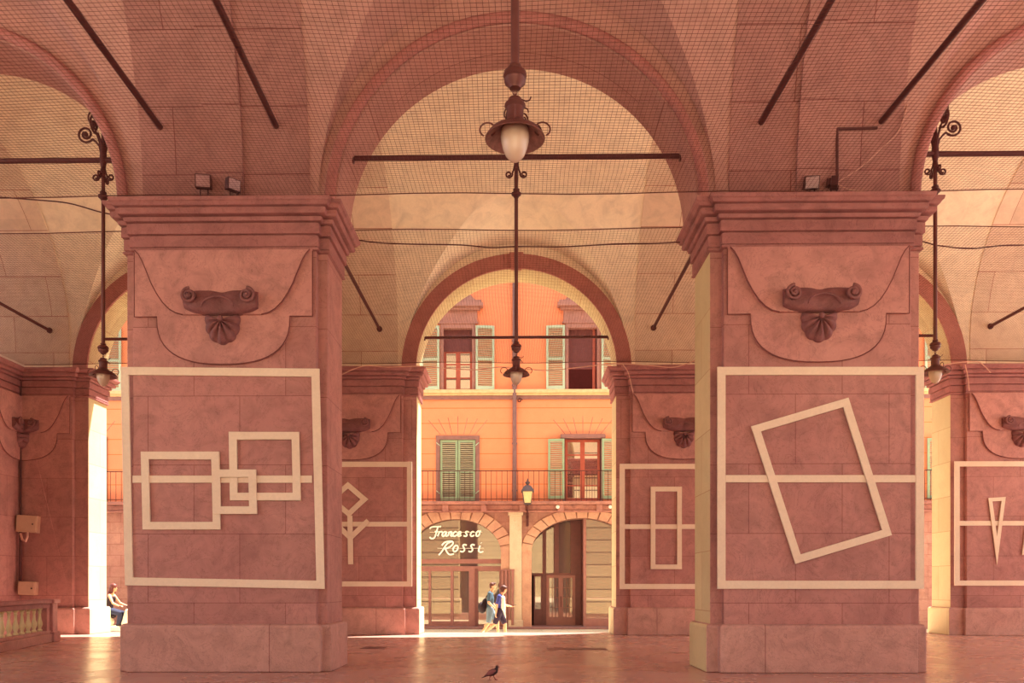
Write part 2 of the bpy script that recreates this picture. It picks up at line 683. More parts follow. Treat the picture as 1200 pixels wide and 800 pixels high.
def band(ya, yb, stilt, x0, x1, off, name, mat):
    inn = barrel_pts(ya, yb, stilt, off)
    out = barrel_pts(ya, yb, stilt, -.05)
    vs, fs = [], []
    for (y, z), (y2, z2) in zip(inn, out):
        vs += [(x0, y2, z2), (x0, y, z), (x1, y, z), (x1, y2, z2)]
    for i in range(len(inn) - 1):
        for k in range(3):
            fs.append((i * 4 + k, i * 4 + k + 1, i * 4 + 5 + k, i * 4 + 4 + k))
    o = MB().add(vs, fs).build(name, mat, smooth=True, angle=30)
    return struct(o)


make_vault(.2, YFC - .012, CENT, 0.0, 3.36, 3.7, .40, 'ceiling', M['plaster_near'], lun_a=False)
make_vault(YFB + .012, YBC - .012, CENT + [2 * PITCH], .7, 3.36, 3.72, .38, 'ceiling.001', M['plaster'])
for xp in (-4.91, 4.99):
    tn += 1
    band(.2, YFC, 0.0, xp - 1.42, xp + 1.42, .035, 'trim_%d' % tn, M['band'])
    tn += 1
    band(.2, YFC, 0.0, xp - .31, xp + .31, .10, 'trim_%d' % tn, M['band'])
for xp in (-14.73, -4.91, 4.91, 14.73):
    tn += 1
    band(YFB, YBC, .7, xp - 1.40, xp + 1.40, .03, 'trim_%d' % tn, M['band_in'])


# ------------------------------------------------------------------ piers
def offset_poly(poly, d):
    n = len(poly)
    res = []
    for i in range(n):
        p0, p1, p2 = Vector(poly[i - 1]), Vector(poly[i]), Vector(poly[(i + 1) % n])
        e1, e2 = (p1 - p0).normalized(), (p2 - p1).normalized()
        n1, n2 = Vector((e1.y, -e1.x)), Vector((e2.y, -e2.x))
        if abs(n1.dot(n2)) > .99:
            res.append(p1 + n1 * d)
        else:
            res.append(p1 + n1 * d + n2 * d)
    return res


def sweep(mb, poly, prof, Mx):
    n = len(poly)
    vs, fs = [], []
    for z, off in prof:
        for p in offset_poly(poly, off):
            vs.append((p.x, p.y, z))
    m = len(prof)
    for j in range(m - 1):
        for i in range(n):
            k = (i + 1) % n
            fs.append((j * n + i, j * n + k, (j + 1) * n + k, (j + 1) * n + i))
    fs.append(list(range(n))[::-1])
    fs.append([(m - 1) * n + i for i in range(n)])
    mb.add(vs, fs, 0, Mx)


CORN = [(7.06, .0), (7.075, .05), (7.11, .05), (7.115, .015), (7.13, .015), (7.135, .04), (7.31, .04), (7.315, .01), (7.335, .01), (7.34, .07),
        (7.51, .07), (7.515, .03), (7.535, .03), (7.54, .10), (7.60, .12), (7.605, .08), (7.62, .08), (7.63, .18), (7.66, .20), (7.72, .20),
        (7.725, .17), (7.74, .17), (7.75, .23), (7.80, .26), (7.81, .28), (7.85, .29), (7.87, .29), (7.88, .05)]


def spiral(c, r0, r1, turns, n=44, y=0.0, dy=0.0, a0=0.0, sg=1):
    pts = []
    for k in range(n + 1):
        t = k / n
        a = a0 + sg * turns * 2 * PI * t
        r = r0 + (r1 - r0) * t
        pts.append((c[0] + r * math.cos(a), y + dy * t, c[1] + r * math.sin(a)))
    return pts


def make_pier(frames, label, w, thick, loc, mats_rear=2, pale=True):
    """frames: list of (matrix local->world, half) ; local x along the wall, front faces -y at y=0"""
    root = empty('stone_pier', loc, label, 'pier', 'stone piers of the portico')
    shaft, pl, co, fr, fe, ca, sh, gm = [MB() for _ in range(8)]
    for Mx, half in frames:
        lo = -1e9 if half in (None, 'L') else 0.0
        hi = 1e9 if half in (None, 'R') else 0.0
        cl = lambda x: max(lo, min(hi, x))

        def dedupe(poly):
            res = []
            for p in poly:
                if not res or (Vector(p) - Vector(res[-1])).length > 1e-5: res.append(p)
            if (Vector(res[0]) - Vector(res[-1])).length < 1e-5: res.pop()
            return res
        c = YFC - YF
        plan = [(-w, c), (-PIL, c), (-PIL, 0), (PIL, 0), (PIL, c), (w, c), (w, thick), (-w, thick)]
        if half == 'R': plan = [(0, 0), (PIL, 0), (PIL, c), (w, c), (w, thick), (0, thick)]
        if half == 'L': plan = [(-w, c), (-PIL, c), (-PIL, 0), (0, 0), (0, thick), (-w, thick)]
        sweep(shaft, plan, [(.79, 0), (7.08, 0)], Mx)
        sweep(pl, plan, [(0, .085), (.76, .085), (.80, .06), (.81, 0)], Mx)
        sweep(co, plan, CORN, Mx)

        def pr(mb, poly, y0, y1):
            poly = dedupe([(cl(x), z) for x, z in poly])
            mb.prism(poly, y0, y1, 0, Mx)
        # frieze slab with its tongue
        tongue = []
        for k in range(25):
            t = PI * k / 24
            cx, sz = math.cos(t), math.sin(t)
            tongue.append((1.12 * math.copysign(abs(cx) ** .8, cx), 5.96 - .80 * abs(sz) ** .75))
        pr(fr, [(-1.5, 7.08), (-1.5, 5.96)] + [(x, z) for x, z in reversed(tongue)] + [(1.5, 5.96), (1.5, 7.08)], -.055, .02)
        hp = [(1.47, 7.055), (1.40, 6.98), (1.335, 6.86), (1.27, 6.70), (1.19, 6.50), (1.10, 6.33), (1.00, 6.18), (.89, 6.07), (.78, 6.005), (.66, 5.975)]
        pr(fe, [(-x, z) for x, z in hp] + [(x, z) for x, z in reversed(hp)], -.115, -.03)
        # thin dark lines along the edges of the raised slabs
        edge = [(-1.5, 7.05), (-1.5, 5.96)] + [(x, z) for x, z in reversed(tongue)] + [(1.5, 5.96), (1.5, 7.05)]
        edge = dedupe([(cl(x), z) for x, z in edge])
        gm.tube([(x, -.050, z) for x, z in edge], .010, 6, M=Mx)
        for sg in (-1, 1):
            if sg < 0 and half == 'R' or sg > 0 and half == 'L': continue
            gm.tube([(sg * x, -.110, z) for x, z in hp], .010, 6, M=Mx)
        # cartouche: a bulging scroll between two volutes
        nx, nz = 28, 12
        xa, xb = max(-.61, lo), min(.61, hi)
        vs, fs = [], []
        for i in range(nx + 1):
            x = xa + (xb - xa) * i / nx
            top = 6.375 - .03 * math.exp(-((x) / .10) ** 2) - .03 * (abs(x) / .61) ** 6
            bot = 5.965 + .10 * (abs(x) / .61) ** 4
            dep = .21 - .02 * math.cos(x * 9)
            for j in range(nz + 1):
                t = j / nz
                z = bot + (top - bot) * t
                y = -.07 - dep * (math.sin(PI * min(1, t * .86 + .10))) ** .6 * (1 - .35 * t)
                vs.append((x, y, z))
        for i in range(nx):
            for j in range(nz):
                a = i * (nz + 1) + j
                fs.append((a, a + nz + 1, a + nz + 2, a + 1))
        # back and rims close it against the wall
        nb = len(vs)
        for i in range(nx + 1):
            for j in (0, nz):
                p = vs[i * (nz + 1) + j]
                vs.append((p[0], .0, p[2]))
        for i in range(nx):
            b0, b1 = nb + 2 * i, nb + 2 * i + 2
            fs.append((i * (nz + 1), b0, b1, (i + 1) * (nz + 1)))
            fs.append((i * (nz + 1) + nz, (i + 1) * (nz + 1) + nz, b1 + 1, b0 + 1))
        for i in (0, nx):
            fs.append([i * (nz + 1) + j for j in range(nz + 1)] + [nb + 2 * i + 1, nb + 2 * i])
        ca.add(vs, fs, 0, Mx)
        for sg in (-1, 1):
            if sg < 0 and half == 'R' or sg > 0 and half == 'L': continue
            cc = (sg * .475, 6.225)
            disc = [(cc[0] + .10 * math.cos(2 * PI * k / 24), cc[1] + .10 * math.sin(2 * PI * k / 24)) for k in range(24)]
            ca.prism(disc, -.30, 0, 0, Mx)
            ca.tube(spiral(cc, .125, .022, 1.8, y=-.30, dy=-.05, a0=PI / 2, sg=-sg), [.032 - .014 * k / 44 for k in range(45)], 8, M=Mx)
            ca.ball((cc[0], -.34, cc[1]), .04, 10, 6, M=Mx)
        arc = [(cl(.26 * math.cos(PI * k / 16)), -.33, 6.03 + .17 * math.sin(PI * k / 16)) for k in range(17)]
        ca.tube(arc, .018, 6, M=Mx)
        # shell: fan of ribs below the scroll
        nt, nr = 72, 8
        vs, fs = [], []
        for i in range(nt + 1):
            th = R(158) + R(224) * i / nt
            lob = abs(math.cos((th - R(270)) * 5.5))
            rr = (.27 + .05 * abs(math.sin(th - PI / 2 + PI / 2)) ** 2) * (1 + .07 * lob)
            for j in range(nr + 1):
                t = j / nr
                x = cl(rr * 1.02 * t * math.cos(th))
                z = 5.86 + rr * 1.12 * t * math.sin(th)
                y = -.06 - .17 * math.sin(PI * min(1, .22 + .72 * t)) ** .8 * (.55 + .45 * lob)
                vs.append((x, y, z))
        for i in range(nt):
            for j in range(nr):
                a = i * (nr + 1) + j
                fs.append((a, a + 1, a + nr + 2, a + nr + 1))
        nb = len(vs)
        for i in range(nt + 1):
            p = vs[i * (nr + 1) + nr]
            vs.append((p[0], -.02, p[2]))
        for i in range(nt):
            fs.append((i * (nr + 1) + nr, nb + i, nb + i + 1, (i + 1) * (nr + 1) + nr))
        sh.add(vs, fs, 0, Mx)
        sh.ball((cl(0), -.2, 5.88), (.05, .05, .05), 10, 6, M=Mx)
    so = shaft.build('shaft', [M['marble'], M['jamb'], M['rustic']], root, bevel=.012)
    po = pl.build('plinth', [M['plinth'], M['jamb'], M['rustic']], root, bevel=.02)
    co_ = co.build('cornice', M['mould'], root, bevel=.008)
    Mi = frames[0][0].to_3x3()
    for ob in (so, po):
        for p in ob.data.polygons:
            nrm = p.normal
            if len(frames) > 1:
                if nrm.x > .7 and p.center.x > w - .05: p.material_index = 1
                elif nrm.y > .7: p.material_index = mats_rear
                continue
            if pale and abs(nrm.x) > .7 and abs(p.center.x) > w - .05: p.material_index = 1  # lit core sides painted pale; those of the left front pier stay pink
            elif nrm.y > .7: p.material_index = mats_rear
    fo = fr.build('frieze_panel', M['marble_plain'], root, bevel=.01)
    fe.build('festoon_panel', M['marble_plain'], fo, bevel=.01)
    gm.build('slab_edge_line', M['edge_line'], fo, smooth=True)
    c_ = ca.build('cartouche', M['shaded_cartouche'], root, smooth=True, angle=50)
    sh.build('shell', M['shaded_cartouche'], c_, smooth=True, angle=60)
    return root


T = lambda x, y, r=0: Matrix.Translation((x, y, 0)) @ Matrix.Rotation(r, 4, 'Z')
TF, TB = YFB - YF, YBB - YB
make_pier([(T(-4.91, YF), None)], 'large front pink marble pier left of the central arch, carrying interlocking frames', HALF_F, TF, (-4.91, YF, 0), 1, False)
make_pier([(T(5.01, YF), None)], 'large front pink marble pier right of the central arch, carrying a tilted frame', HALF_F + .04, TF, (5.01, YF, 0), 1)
make_pier([(T(-4.91, YB), None)], 'rear pink marble pier left of the street arch, half hidden, with a diamond frame', HALF_B, TB, (-4.91, YB, 0))
make_pier([(T(4.91, YB), None)], 'rear pink marble pier right of the street arch, with an upright rectangle frame', HALF_B, TB, (4.91, YB, 0))
make_pier([(T(14.73, YB), None)], 'rear pink marble pier at the far right edge, with a narrow triangle frame', HALF_B, TB, (14.73, YB, 0))
make_pier([(T(-14.73, YB), 'R'), (T(-14.73, YB, PI / 2), 'L')], 'rear corner pier at the far left with a scroll folded round its corner', HALF_B, TB, (-14.73, YB, 0))


# ------------------------------------------------------------------ batten artworks on the piers
def artwork(label, Y, plane_parts, base):
    """plane_parts: list of (part name, closed?, [px points], strip width px, layer)"""
    root = empty('frame_artwork', base, label, 'artwork', 'pale batten artworks on the piers')
    used = {}
    for name, segs, wpx, layer in plane_parts:
        mb = MB()
        wm = wpx * Y / F
        y1 = Y - .02 * layer - (.012 if name == 'crossbar' else .0)
        y0 = y1 - .034
        if name == 'crossbar': y0 += .016
        closed = len(segs) > 2 and segs[-1][1] == segs[0][0]
        if closed:
            P = [Vector((at(p[0], p[1], Y).x, at(p[0], p[1], Y).z)) for p, q in segs]
            n = len(P)
            ins, outs = [], []
            for i in range(n):
                e1, e2 = (P[i] - P[i - 1]).normalized(), (P[(i + 1) % n] - P[i]).normalized()
                n1, n2 = Vector((-e1.y, e1.x)), Vector((-e2.y, e2.x))
                m = (n1 + n2) / (1 + n1.dot(n2)) * (wm / 2)
                ins.append(P[i] - m); outs.append(P[i] + m)
            for i in range(n):
                j = (i + 1) % n
                mb.prism([outs[i], outs[j], ins[j], ins[i]], y0, y1)
        else:
            for i, (p, q) in enumerate(segs):
                a, b = at(p[0], p[1], Y), at(q[0], q[1], Y)
                mb.strip((a.x, a.z), (b.x, b.z), wm, y0 + .004 * i, y1, ext=0)
        mb.build(name, M['frame'], root, bevel=.004)
    return root


def loop(pts):
    return [(pts[i], pts[(i + 1) % len(pts)]) for i in range(len(pts))]


def inset(x0, y0, x1, y1, h):
    return loop([(x0 + h, y0 + h), (x1 - h, y0 + h), (x1 - h, y1 - h), (x0 + h, y1 - h)])


artwork('white batten frame with three overlapping rectangles on the front left pier', YF,
        [('outer_frame', loop([(147, 435), (370, 437), (376, 685), (152, 681)]), 9.5, 0),
         ('crossbar', [((156, 561.5), (366, 561.5))], 8.5, 0),
         ('large_rectangle', loop([(171, 534), (253.5, 534), (255, 616), (173, 616)]), 9, 1),
         ('upper_rectangle', loop([(274, 511), (347, 511), (348.5, 582), (275, 582)]), 9, 1),
         ('small_rectangle', loop([(255, 555), (297, 555), (298, 598), (256, 598)]), 9, 2)], (at(262, 685, YF).x, YF, 2.0))
artwork('white batten frame around a tilted rectangle on the front right pier', YF,
        [('outer_frame', inset(840, 430, 1082, 690, 5), 9.5, 0),
         ('crossbar', [((850, 561), (1072, 561))], 8.5, 0),
         ('tilted_rectangle', loop([(885, 503), (990, 472), (1038, 624), (934, 655)]), 9, 1)], (at(960, 685, YF).x, YF, 2.0))
artwork('white batten frame with diamond and forked stem on the rear left pier', YB,
        [('outer_frame', inset(320, 541, 483, 687, 3), 6, 0),
         ('crossbar', [((325, 614), (478, 614))], 5.5, 0),
         ('diamond', loop([(408, 568.5), (427.5, 585), (409, 602), (389, 585)]), 6, 1),
         ('forked_stem', [((410.5, 604), (411.5, 661)), ((411, 630), (432, 610)), ((411, 630), (390, 610))], 6, 2)],
        (at(400, 685, YB).x, YB, 2.0))
artwork('white batten frame with one upright rectangle on the rear right pier', YB,
        [('outer_frame', inset(726, 543.5, 890, 690, 3), 6, 0),
         ('crossbar', [((731, 617), (885, 617))], 5.5, 0),
         ('upright_rectangle', inset(762, 570, 799, 667, 3), 5.5, 1)], (at(806, 685, YB).x, YB, 2.0))
artwork('white batten frame with thin pointed triangles on the far right pier', YB,
        [('outer_frame', inset(1118, 540.5, 1280, 686, 3), 6, 0),
         ('crossbar', [((1122, 613), (1275, 613))], 5.5, 0),
         ('pointed_triangle', loop([(1159.5, 585.5), (1175, 584.5), (1167.3, 645)]), 4.2, 1),
         ('upright_triangle', loop([(1199, 648), (1214, 648), (1206.5, 590)]), 4.2, 1)],
        (at(1195, 685, YB).x, YB, 2.0))


# ------------------------------------------------------------------ iron tie rods
def bar(p, q, r, name, label, group, plates=True):
    p, q = Vector(p), Vector(q)
    root = empty(name, (p + q) / 2, label, 'tie rod', group)
    MB().tube([p, q], r, 10).build('rod', M['iron'], root, smooth=True)
    if plates:
        d = (q - p).normalized()
        for e, s_ in ((p, 1), (q, -1)):
            MB().tube([e, e + d * s_ * .06], r * 1.9, 10).build('anchor_ring', M['iron'], root, smooth=True)
    return root


ZT = 8.95
ch = math.sqrt(RA * RA - (ZT - ZS) ** 2)
YT = 14.2
for c, nm in zip(CENT, ('left', 'central', 'right')):
    bar((c - ch - .06, YT, ZT), (c + ch + .06, YT, ZT), .045, 'tie_rod', 'dark iron tie rod spanning the front %s arch' % nm, 'tie rods across the arches')
ch2 = math.sqrt(2.97 ** 2 - (ZT - ZS) ** 2)
for c, nm in zip(CENT, ('left', 'central', 'right')):
    bar((c - ch2 - .05, 24.5, ZT), (c + ch2 + .05, 24.5, ZT), .045, 'tie_rod', 'dark iron tie rod spanning the %s street arch beyond' % nm, 'tie rods across the arches')
for px, nm in ((190, 'above the left front pier, on its outer side'), (325, 'above the left front pier, on its inner side'),
               (890, 'above the right front pier, on its inner side'), (1030, 'above the right front pier, on its outer side')):
    p = at(px, 148, YF + .05)
    bar((p.x, p.y + .05, 9.15), (p.x + .35, .35, 9.15), .05, 'tie_rod', 'iron tie rod running towards the viewer ' + nm, 'tie rods running along the vaults')
for x, nm in ((-13.9, 'in the far left bay'), (-4.05, 'left of the central bay'), (4.05, 'right of the central bay'), (13.9, 'in the far right bay')):
    bar((x, YFB - .05, 9.05), (x, YB + .1, 9.05), .045, 'tie_rod', 'thin iron tie rod crossing the inner vault ' + nm, 'tie rods running along the vaults')


# ------------------------------------------------------------------ bird nets
def net(x0, x1, y0, y1, z, label, sag, cell=.067, r=.0026):
    mb = MB()

    def zz(x, y):
        u = (y - y0) / (y1 - y0)
        ux = (x / PITCH + .5) % 1.0
        return z - sag * 4 * u * (1 - u) * (1 + .5 * math.cos(2 * PI * (ux - .5))) * .7 + .02 * math.sin(x * 1.3 + y * .7)
    n = int((x1 - x0) / cell)
    for i in range(n + 1):
        x = x0 + (x1 - x0) * i / n
        mb.tube([(x + .012 * math.sin(k * 1.7 + x * 3), y0 + (y1 - y0) * k / 10, zz(x, y0 + (y1 - y0) * k / 10)) for k in range(11)], r, 3)
    n = int((y1 - y0) / cell)
    for i in range(n + 1):
        y = y0 + (y1 - y0) * i / n
        K = int((x1 - x0) * 1.2)
        mb.tube([(x0 + (x1 - x0) * k / K, y + .012 * math.sin(k * 1.1 + y), zz(x0 + (x1 - x0) * k / K, y)) for k in range(K + 1)], r, 3)
    for y in (y0, y1):
        K = int((x1 - x0) * 1.2)
        mb.tube([(x0 + (x1 - x0) * k / K, y, zz(x0 + (x1 - x0) * k / K, y)) for k in range(K + 1)], .010, 5)
    o = mb.build('bird_net', M['net'], loc=((x0 + x1) / 2, (y0 + y1) / 2, z), clean=False)
    return tag(o, label, 'net', 'bird nets under the vaults')


net(-9.5, 9.5, 5.5, YF - .02, 8.0, 'brown bird net stretched below the nearer vault, over the front piers', .12)
net(-14.6, 16.5, YFB + .12, YB - .02, 8.02, 'brown bird net stretched below the inner vault, behind the front arch', .10)


# ------------------------------------------------------------------ lamps
def cscroll(ang, x0, z0, r, turns, sg=1, th=.02, up=1):
    """scroll in a vertical plane turned by ang about z"""
    pts = []
    for k in range(30):
        t = k / 29
        a = -PI / 2 * up + sg * turns * 2 * PI * t
        rr = r * (1 - .78 * t)
        pts.append((x0 + rr * math.cos(a), 0, z0 + rr * math.sin(a)))
    Mx = Matrix.Rotation(ang, 4, 'Z')
    return [Mx @ Vector(p) for p in pts]


def make_lamp(loc, zrim, ztop, label, scrolls=True, s=1.0, tie=None):
    """hanging street lamp: loc = (x, y), zrim = height of the shade's rim"""
    x, y = loc
    root = empty('hanging_lamp', (x, y, zrim), label, 'lamp', 'hanging iron lamps')
    B = Matrix.Translation((x, y, zrim)) @ Matrix.Scale(s, 4)
    MB().tube([(x, y, zrim + .50 * s), (x, y, ztop)], .033, 10).build('rod', M['lamp_metal'], root, smooth=True)
    b = MB()
    b.lathe([(.0, .56), (.045, .56), (.05, .545), (.035, .53), (.06, .52), (.088, .50), (.092, .47), (.075, .455), (.085, .445), (.082, .42), (.05, .395), (.045, .375), (.02, .365), (0, .36)], n=20, M=B)
    b.build('boss', M['lamp_metal'], root, smooth=True, angle=50)
    ch_ = MB()
    for k in range(3):
        zc = .345 - k * .022
        pts = [(.016 * math.cos(2 * PI * i / 10), 0, zc + .018 * math.sin(2 * PI * i / 10)) for i in range(10)]
        Mx = B @ Matrix.Rotation(k * PI / 2, 4, 'Z')
        ch_.tube(pts, .005, 5, closed=True, M=Mx)
    ch_.build('chain', M['lamp_metal'], root, smooth=True)
    nk = MB()
    nk.lathe([(0, .305), (.03, .305), (.05, .295), (.055, .275), (.062, .262), (.08, .252), (.084, .238), (.075, .228), (.068, .222), (.066, .13), (.072, .12), (.08, .105), (.10, .09)], n=24, M=B)
    nk.build('neck', M['lamp_metal'], root, smooth=True, angle=40)
    wi = MB()
    wi.tube([(.05, 0, .29), (.09, 0, .275), (.115, 0, .285), (.125, 0, .31)], .006, 6, M=B)
    wi.tube([(.07, .02, .24), (.10, .02, .225), (.105, .02, .20)], .006, 6, M=B)
    wi.build('wire_hook', M['iron'], root, smooth=True)
    shd = MB()
    shd.lathe([(.09, .10), (.13, .075), (.20, .03), (.232, -.012), (.236, -.02), (.225, -.022), (.19, .012), (.125, .055), (.09, .08)], n=36, M=B)
    so = shd.build('shade', [M['lamp_metal'], M['shade_in']], root, smooth=True, angle=60)
    for p in so.data.polygons:
        if p.normal.z < -.2: p.material_index = 1
    cu = MB()
    for k in range(4):
        pts = []
        for i in range(20):
            a = R(-60) + R(300) * i / 19
            pts.append((.185 - .055 * math.cos(a) * 1.1 + .03, 0, .055 + .055 * math.sin(a)))
        cu.tube(pts, .007, 6, M=B @ Matrix.Rotation(k * PI / 2, 4, 'Z'))
    cu.build('curl', M['lamp_metal'], root, smooth=True)
    gl = MB()
    gl.lathe([(.088, .08), (.108, .05), (.112, .0), (.106, -.05), (.094, -.10), (.072, -.15), (.04, -.185), (.018, -.198), (0, -.2)], n=28, M=B)
    gl.build('globe', M['globe'], root, smooth=True, angle=80)
    if scrolls and tie:
        sc = MB()
        Bx = Matrix.Translation((x, y, tie))
        for k in range(4):
            a = k * PI / 2
            mr = Matrix.Rotation(a, 4, 'Z')
            # long stem that bends outward and ends in a scroll
            pts = [(.03, 0, .0), (.04, 0, .12), (.07, 0, .25), (.13, 0, .33), (.20, 0, .36)]
            sp = [(.30 + .125 * (1 - .72 * t) * math.cos(a2), 0, .45 + .125 * (1 - .72 * t) * math.sin(a2))
                  for t, a2 in [(i / 30, R(200) - R(560) * i / 30) for i in range(31)]]
            sc.tube(pts[:4] + [(.19, 0, .37)] , .016, 8, M=Bx @ mr)
            sp = [(.31 + .15 * (1 - .7 * i / 30) * math.cos(R(215) + R(560) * i / 30), 0, .46 + .15 * (1 - .7 * i / 30) * math.sin(R(215) + R(560) * i / 30)) for i in range(31)]
            sc.tube([(.13, 0, .33)] + sp, .019, 8, M=Bx @ mr)
            sc.ball((.31, 0, .46), .045, 8, 6, M=Bx @ mr)
            # taller inner scroll
            mr2 = Matrix.Rotation(a + .5, 4, 'Z')
            sp = [(.16 + .075 * (1 - .7 * i / 26) * math.cos(R(0) + R(480) * i / 26), 0, .70 + .12 * (1 - .7 * i / 26) * math.sin(R(0) + R(480) * i / 26)) for i in range(27)]
            sc.tube([(.03, 0, .05), (.06, 0, .3), (.13, 0, .52)] + [(.235, 0, .66)] + sp, .014, 8, M=Bx @ mr2)
            # small scrolls under the rod
            sp = [(.13 + .065 * (1 - .7 * i / 24) * math.cos(R(160) + R(500) * i / 24), 0, -.30 + .065 * (1 - .7 * i / 24) * math.sin(R(160) + R(500) * i / 24)) for i in range(25)]
            sc.tube([(.025, 0, -.12), (.045, 0, -.22)] + sp, .015, 8, M=Bx @ mr)
        sc.build('scrollwork', M['iron'], root, smooth=True)
        kn = MB()
        kn.lathe([(0, .78), (.03, .77), (.045, .72), (.03, .67), (.02, .60), (.045, .25), (.06, .05), (.055, -.05), (.04, -.12), (.03, -.2)], c=(0, 0, 0), n=16, M=Bx)
        kn.lathe([(.03, -.54), (.06, -.57), (.05, -.60), (.085, -.63), (.085, -.66), (.05, -.69), (.035, -.72)], n=16, M=Bx)
        kn.build('stem_knob', M['iron'], root, smooth=True, angle=50)
    return root


L1 = make_lamp((0, YT), 5.16, ZT + .1, 'hanging lamp in the middle distance, before the street arch and orange house', True, 1.0, ZT)
xl = at(121, 440, YT).x
make_lamp((xl, YT), 5.16, ZT + .1, 'hanging lamp beside the left front pier, with tall iron scrolls above', True, 1.0, ZT)
xr = at(1096, 440, YT).x
make_lamp((xr, YT), 5.16, ZT + .1, 'hanging lamp beside the right front pier, half behind its cornice', True, 1.0, ZT)
yn = 6.35
pn = at(603.5, 160, yn)
make_lamp((pn.x, yn), pn.z, 14.45, 'nearest and largest hanging lamp, high up in front of the central arch', False, 1.0)

# ------------------------------------------------------------------ cables
def cable(pts, r, mat, label, name='cable', seg=1):
    pts = [Vector(p) for p in pts]
    sm = []
    n = len(pts)
    for i in range(n - 1):
        p0, p1, p2, p3 = pts[max(i - 1, 0)], pts[i], pts[i + 1], pts[min(i + 2, n - 1)]
        for k in range(6):
            t = k / 6
            sm.append(.5 * ((2 * p1) + (p2 - p0) * t + (2 * p0 - 5 * p1 + 4 * p2 - p3) * t * t + (3 * p1 - p0 - 3 * p2 + p3) * t ** 3))
    sm.append(pts[-1])
    o = MB().tube(sm, r, 6).build(name, mat, loc=pts[0], smooth=True)
    return tag(o, label, 'cable')


YC = 14.98
cable([at(px, py, YC) for px, py in ((380, 276), (412, 280), (440, 284), (480, 286), (540, 287), (575, 290), (605, 289), (660, 289), (720, 286), (770, 285), (806, 283), (826, 281))],
      .012, M['wire'], 'thin dark cable sagging across behind the central front arch')
cable([at(px, py, YC) for px, py in ((-40, 228), (0, 231), (40, 234), (80, 238), (120, 249), (150, 254))], .012, M['wire'], 'thin dark cable sagging across the upper left opening')
cable([at(px, py, YC) for px, py in ((1040, 268), (1085, 284), (1110, 289), (1140, 291), (1170, 288), (1200, 287), (1240, 286))], .012, M['wire'], 'thin dark cable sagging across the upper right opening')
YK = 23.55
cable([at(px, py, YK) for px, py in ((398, 440), (425, 429), (455, 430), (490, 429), (530, 432), (560, 433), (590, 430), (640, 434), (680, 430), (722, 426), (760, 428), (790, 430), (816, 422))],
      .014, M['white_wire'], 'pale cable strung along the cornice across the central street arch')
cable([at(px, py, YK) for px, py in ((730, 427), (736, 436), (740, 452), (742, 460)) ], .013, M['white_wire'], 'short pale cable dangling down the rear right cornice')
cable([at(px, py, YK) for px, py in ((1095, 430), (1120, 425), (1145, 424), (1155, 430), (1161, 437))], .014, M['white_wire'], 'pale loose cable end on the far right cornice')
cable([at(px, py, YK - .02) for px, py in ((1131, 427), (1134, 440), (1136, 458))], .014, M['white_wire'], 'short pale cable dropping over the far right cornice')
cable([at(px, py, YF - .06) for px, py in ((1066, 100), (1062, 128), (1052, 155), (1035, 172), (1010, 195), (984, 212), (980, 214), (996, 222), (1030, 226), (1078, 225))],
      .010, M['white_wire'], 'thin pale cable looping over the right front pier cornice')
o = MB().tube([at(981, 222, YF - .04), at(981, 151, YF - .04)], .025, 8).tube([at(981, 151, YF - .04), at(1028, 150, YF - .04)], .025, 8).build('conduit', M['wire'], loc=at(981, 222, YF - .04), smooth=True)
tag(o, 'dark angled conduit pipe above the right front pier cornice', 'pipe')


# ------------------------------------------------------------------ floodlights
def flood(px, py, wpx, rz, rx, label):
    p = at(px, py, YF - .08)
    z0 = 7.87
    root = empty('floodlight', (p.x, p.y, z0), label, 'floodlight', 'floodlights on the front cornices', rz)
    Mx = Matrix.Translation(p) @ Matrix.Rotation(rz, 4, 'Z') @ Matrix.Rotation(rx, 4, 'X')
    a = wpx / F * YF / 2
    cb = MB()
    cb.box(-a, a, -.05, .06, -a * .85, a * .85, 0, Mx)
    cb.box(-a * .7, a * .7, .06, .10, -a * .6, a * .6, 0, Mx)
    for k in range(5):
        cb.box(-a * .7 + k * a * .33, -a * .7 + k * a * .33 + .012, .10, .13, -a * .5, a * .5, 0, Mx)
    cb.build('casing', M['floodframe'], root, bevel=.01)
    MB().box(-a * .86, a * .86, -.056, -.04, -a * .72, a * .72, 0, Mx).build('lens', M['floodglass'], root)
    br = MB()
    br.tube([(p.x - a * .5, p.y + .03, z0), (p.x - a * .5, p.y + .03, p.z - a * .4)], .012, 6)
    br.tube([(p.x + a * .5, p.y + .03, z0), (p.x + a * .5, p.y + .03, p.z - a * .4)], .012, 6)
    br.box(p.x - a * .9, p.x + a * .9, p.y - .06, p.y + .12, z0, z0 + .03)
    br.build('bracket', M['floodframe'], root)
    return root


flood(238.5, 213, 18, R(8), R(8), 'square floodlight facing forward, left of the pair on the left front cornice')
flood(273, 217, 16, R(48), R(6), 'square floodlight turned aside, right of the pair on the left front cornice')
flood(951, 214, 17, R(-6), R(22), 'floodlight with a bright reflection on the right front cornice')
flood(978, 214, 13, R(75), R(5), 'floodlight turned edge-on on the right front cornice')

# ------------------------------------------------------------------ boxes on the left corner
def ebox(px, py, wpx, hpx, Y, rz, label):
    p = at(px, py, Y)
    a, h = wpx / F * Y / 2, hpx / F * Y / 2
    root = empty('electrical_box', (p.x, p.y, p.z - h), label, 'electrical box', 'electrical boxes in the left corner', rz)
    Mx = Matrix.Translation(p) @ Matrix.Rotation(rz, 4, 'Z') @ Matrix.Rotation(R(3), 4, 'Y')
    MB().box(-a, a, 0, .26, -h, h, 0, Mx).build('casing', M['box'], root, bevel=.015)
    MB().box(-a * .9, a * .9, -.015, 0, -h * .88, h * .88, 0, Mx).build('door', M['box'], root, bevel=.006)
    MB().ball((a * .6, -.02, 0), .025, 8, 6, M=Mx).build('lock', M['wire'], root)
    return root


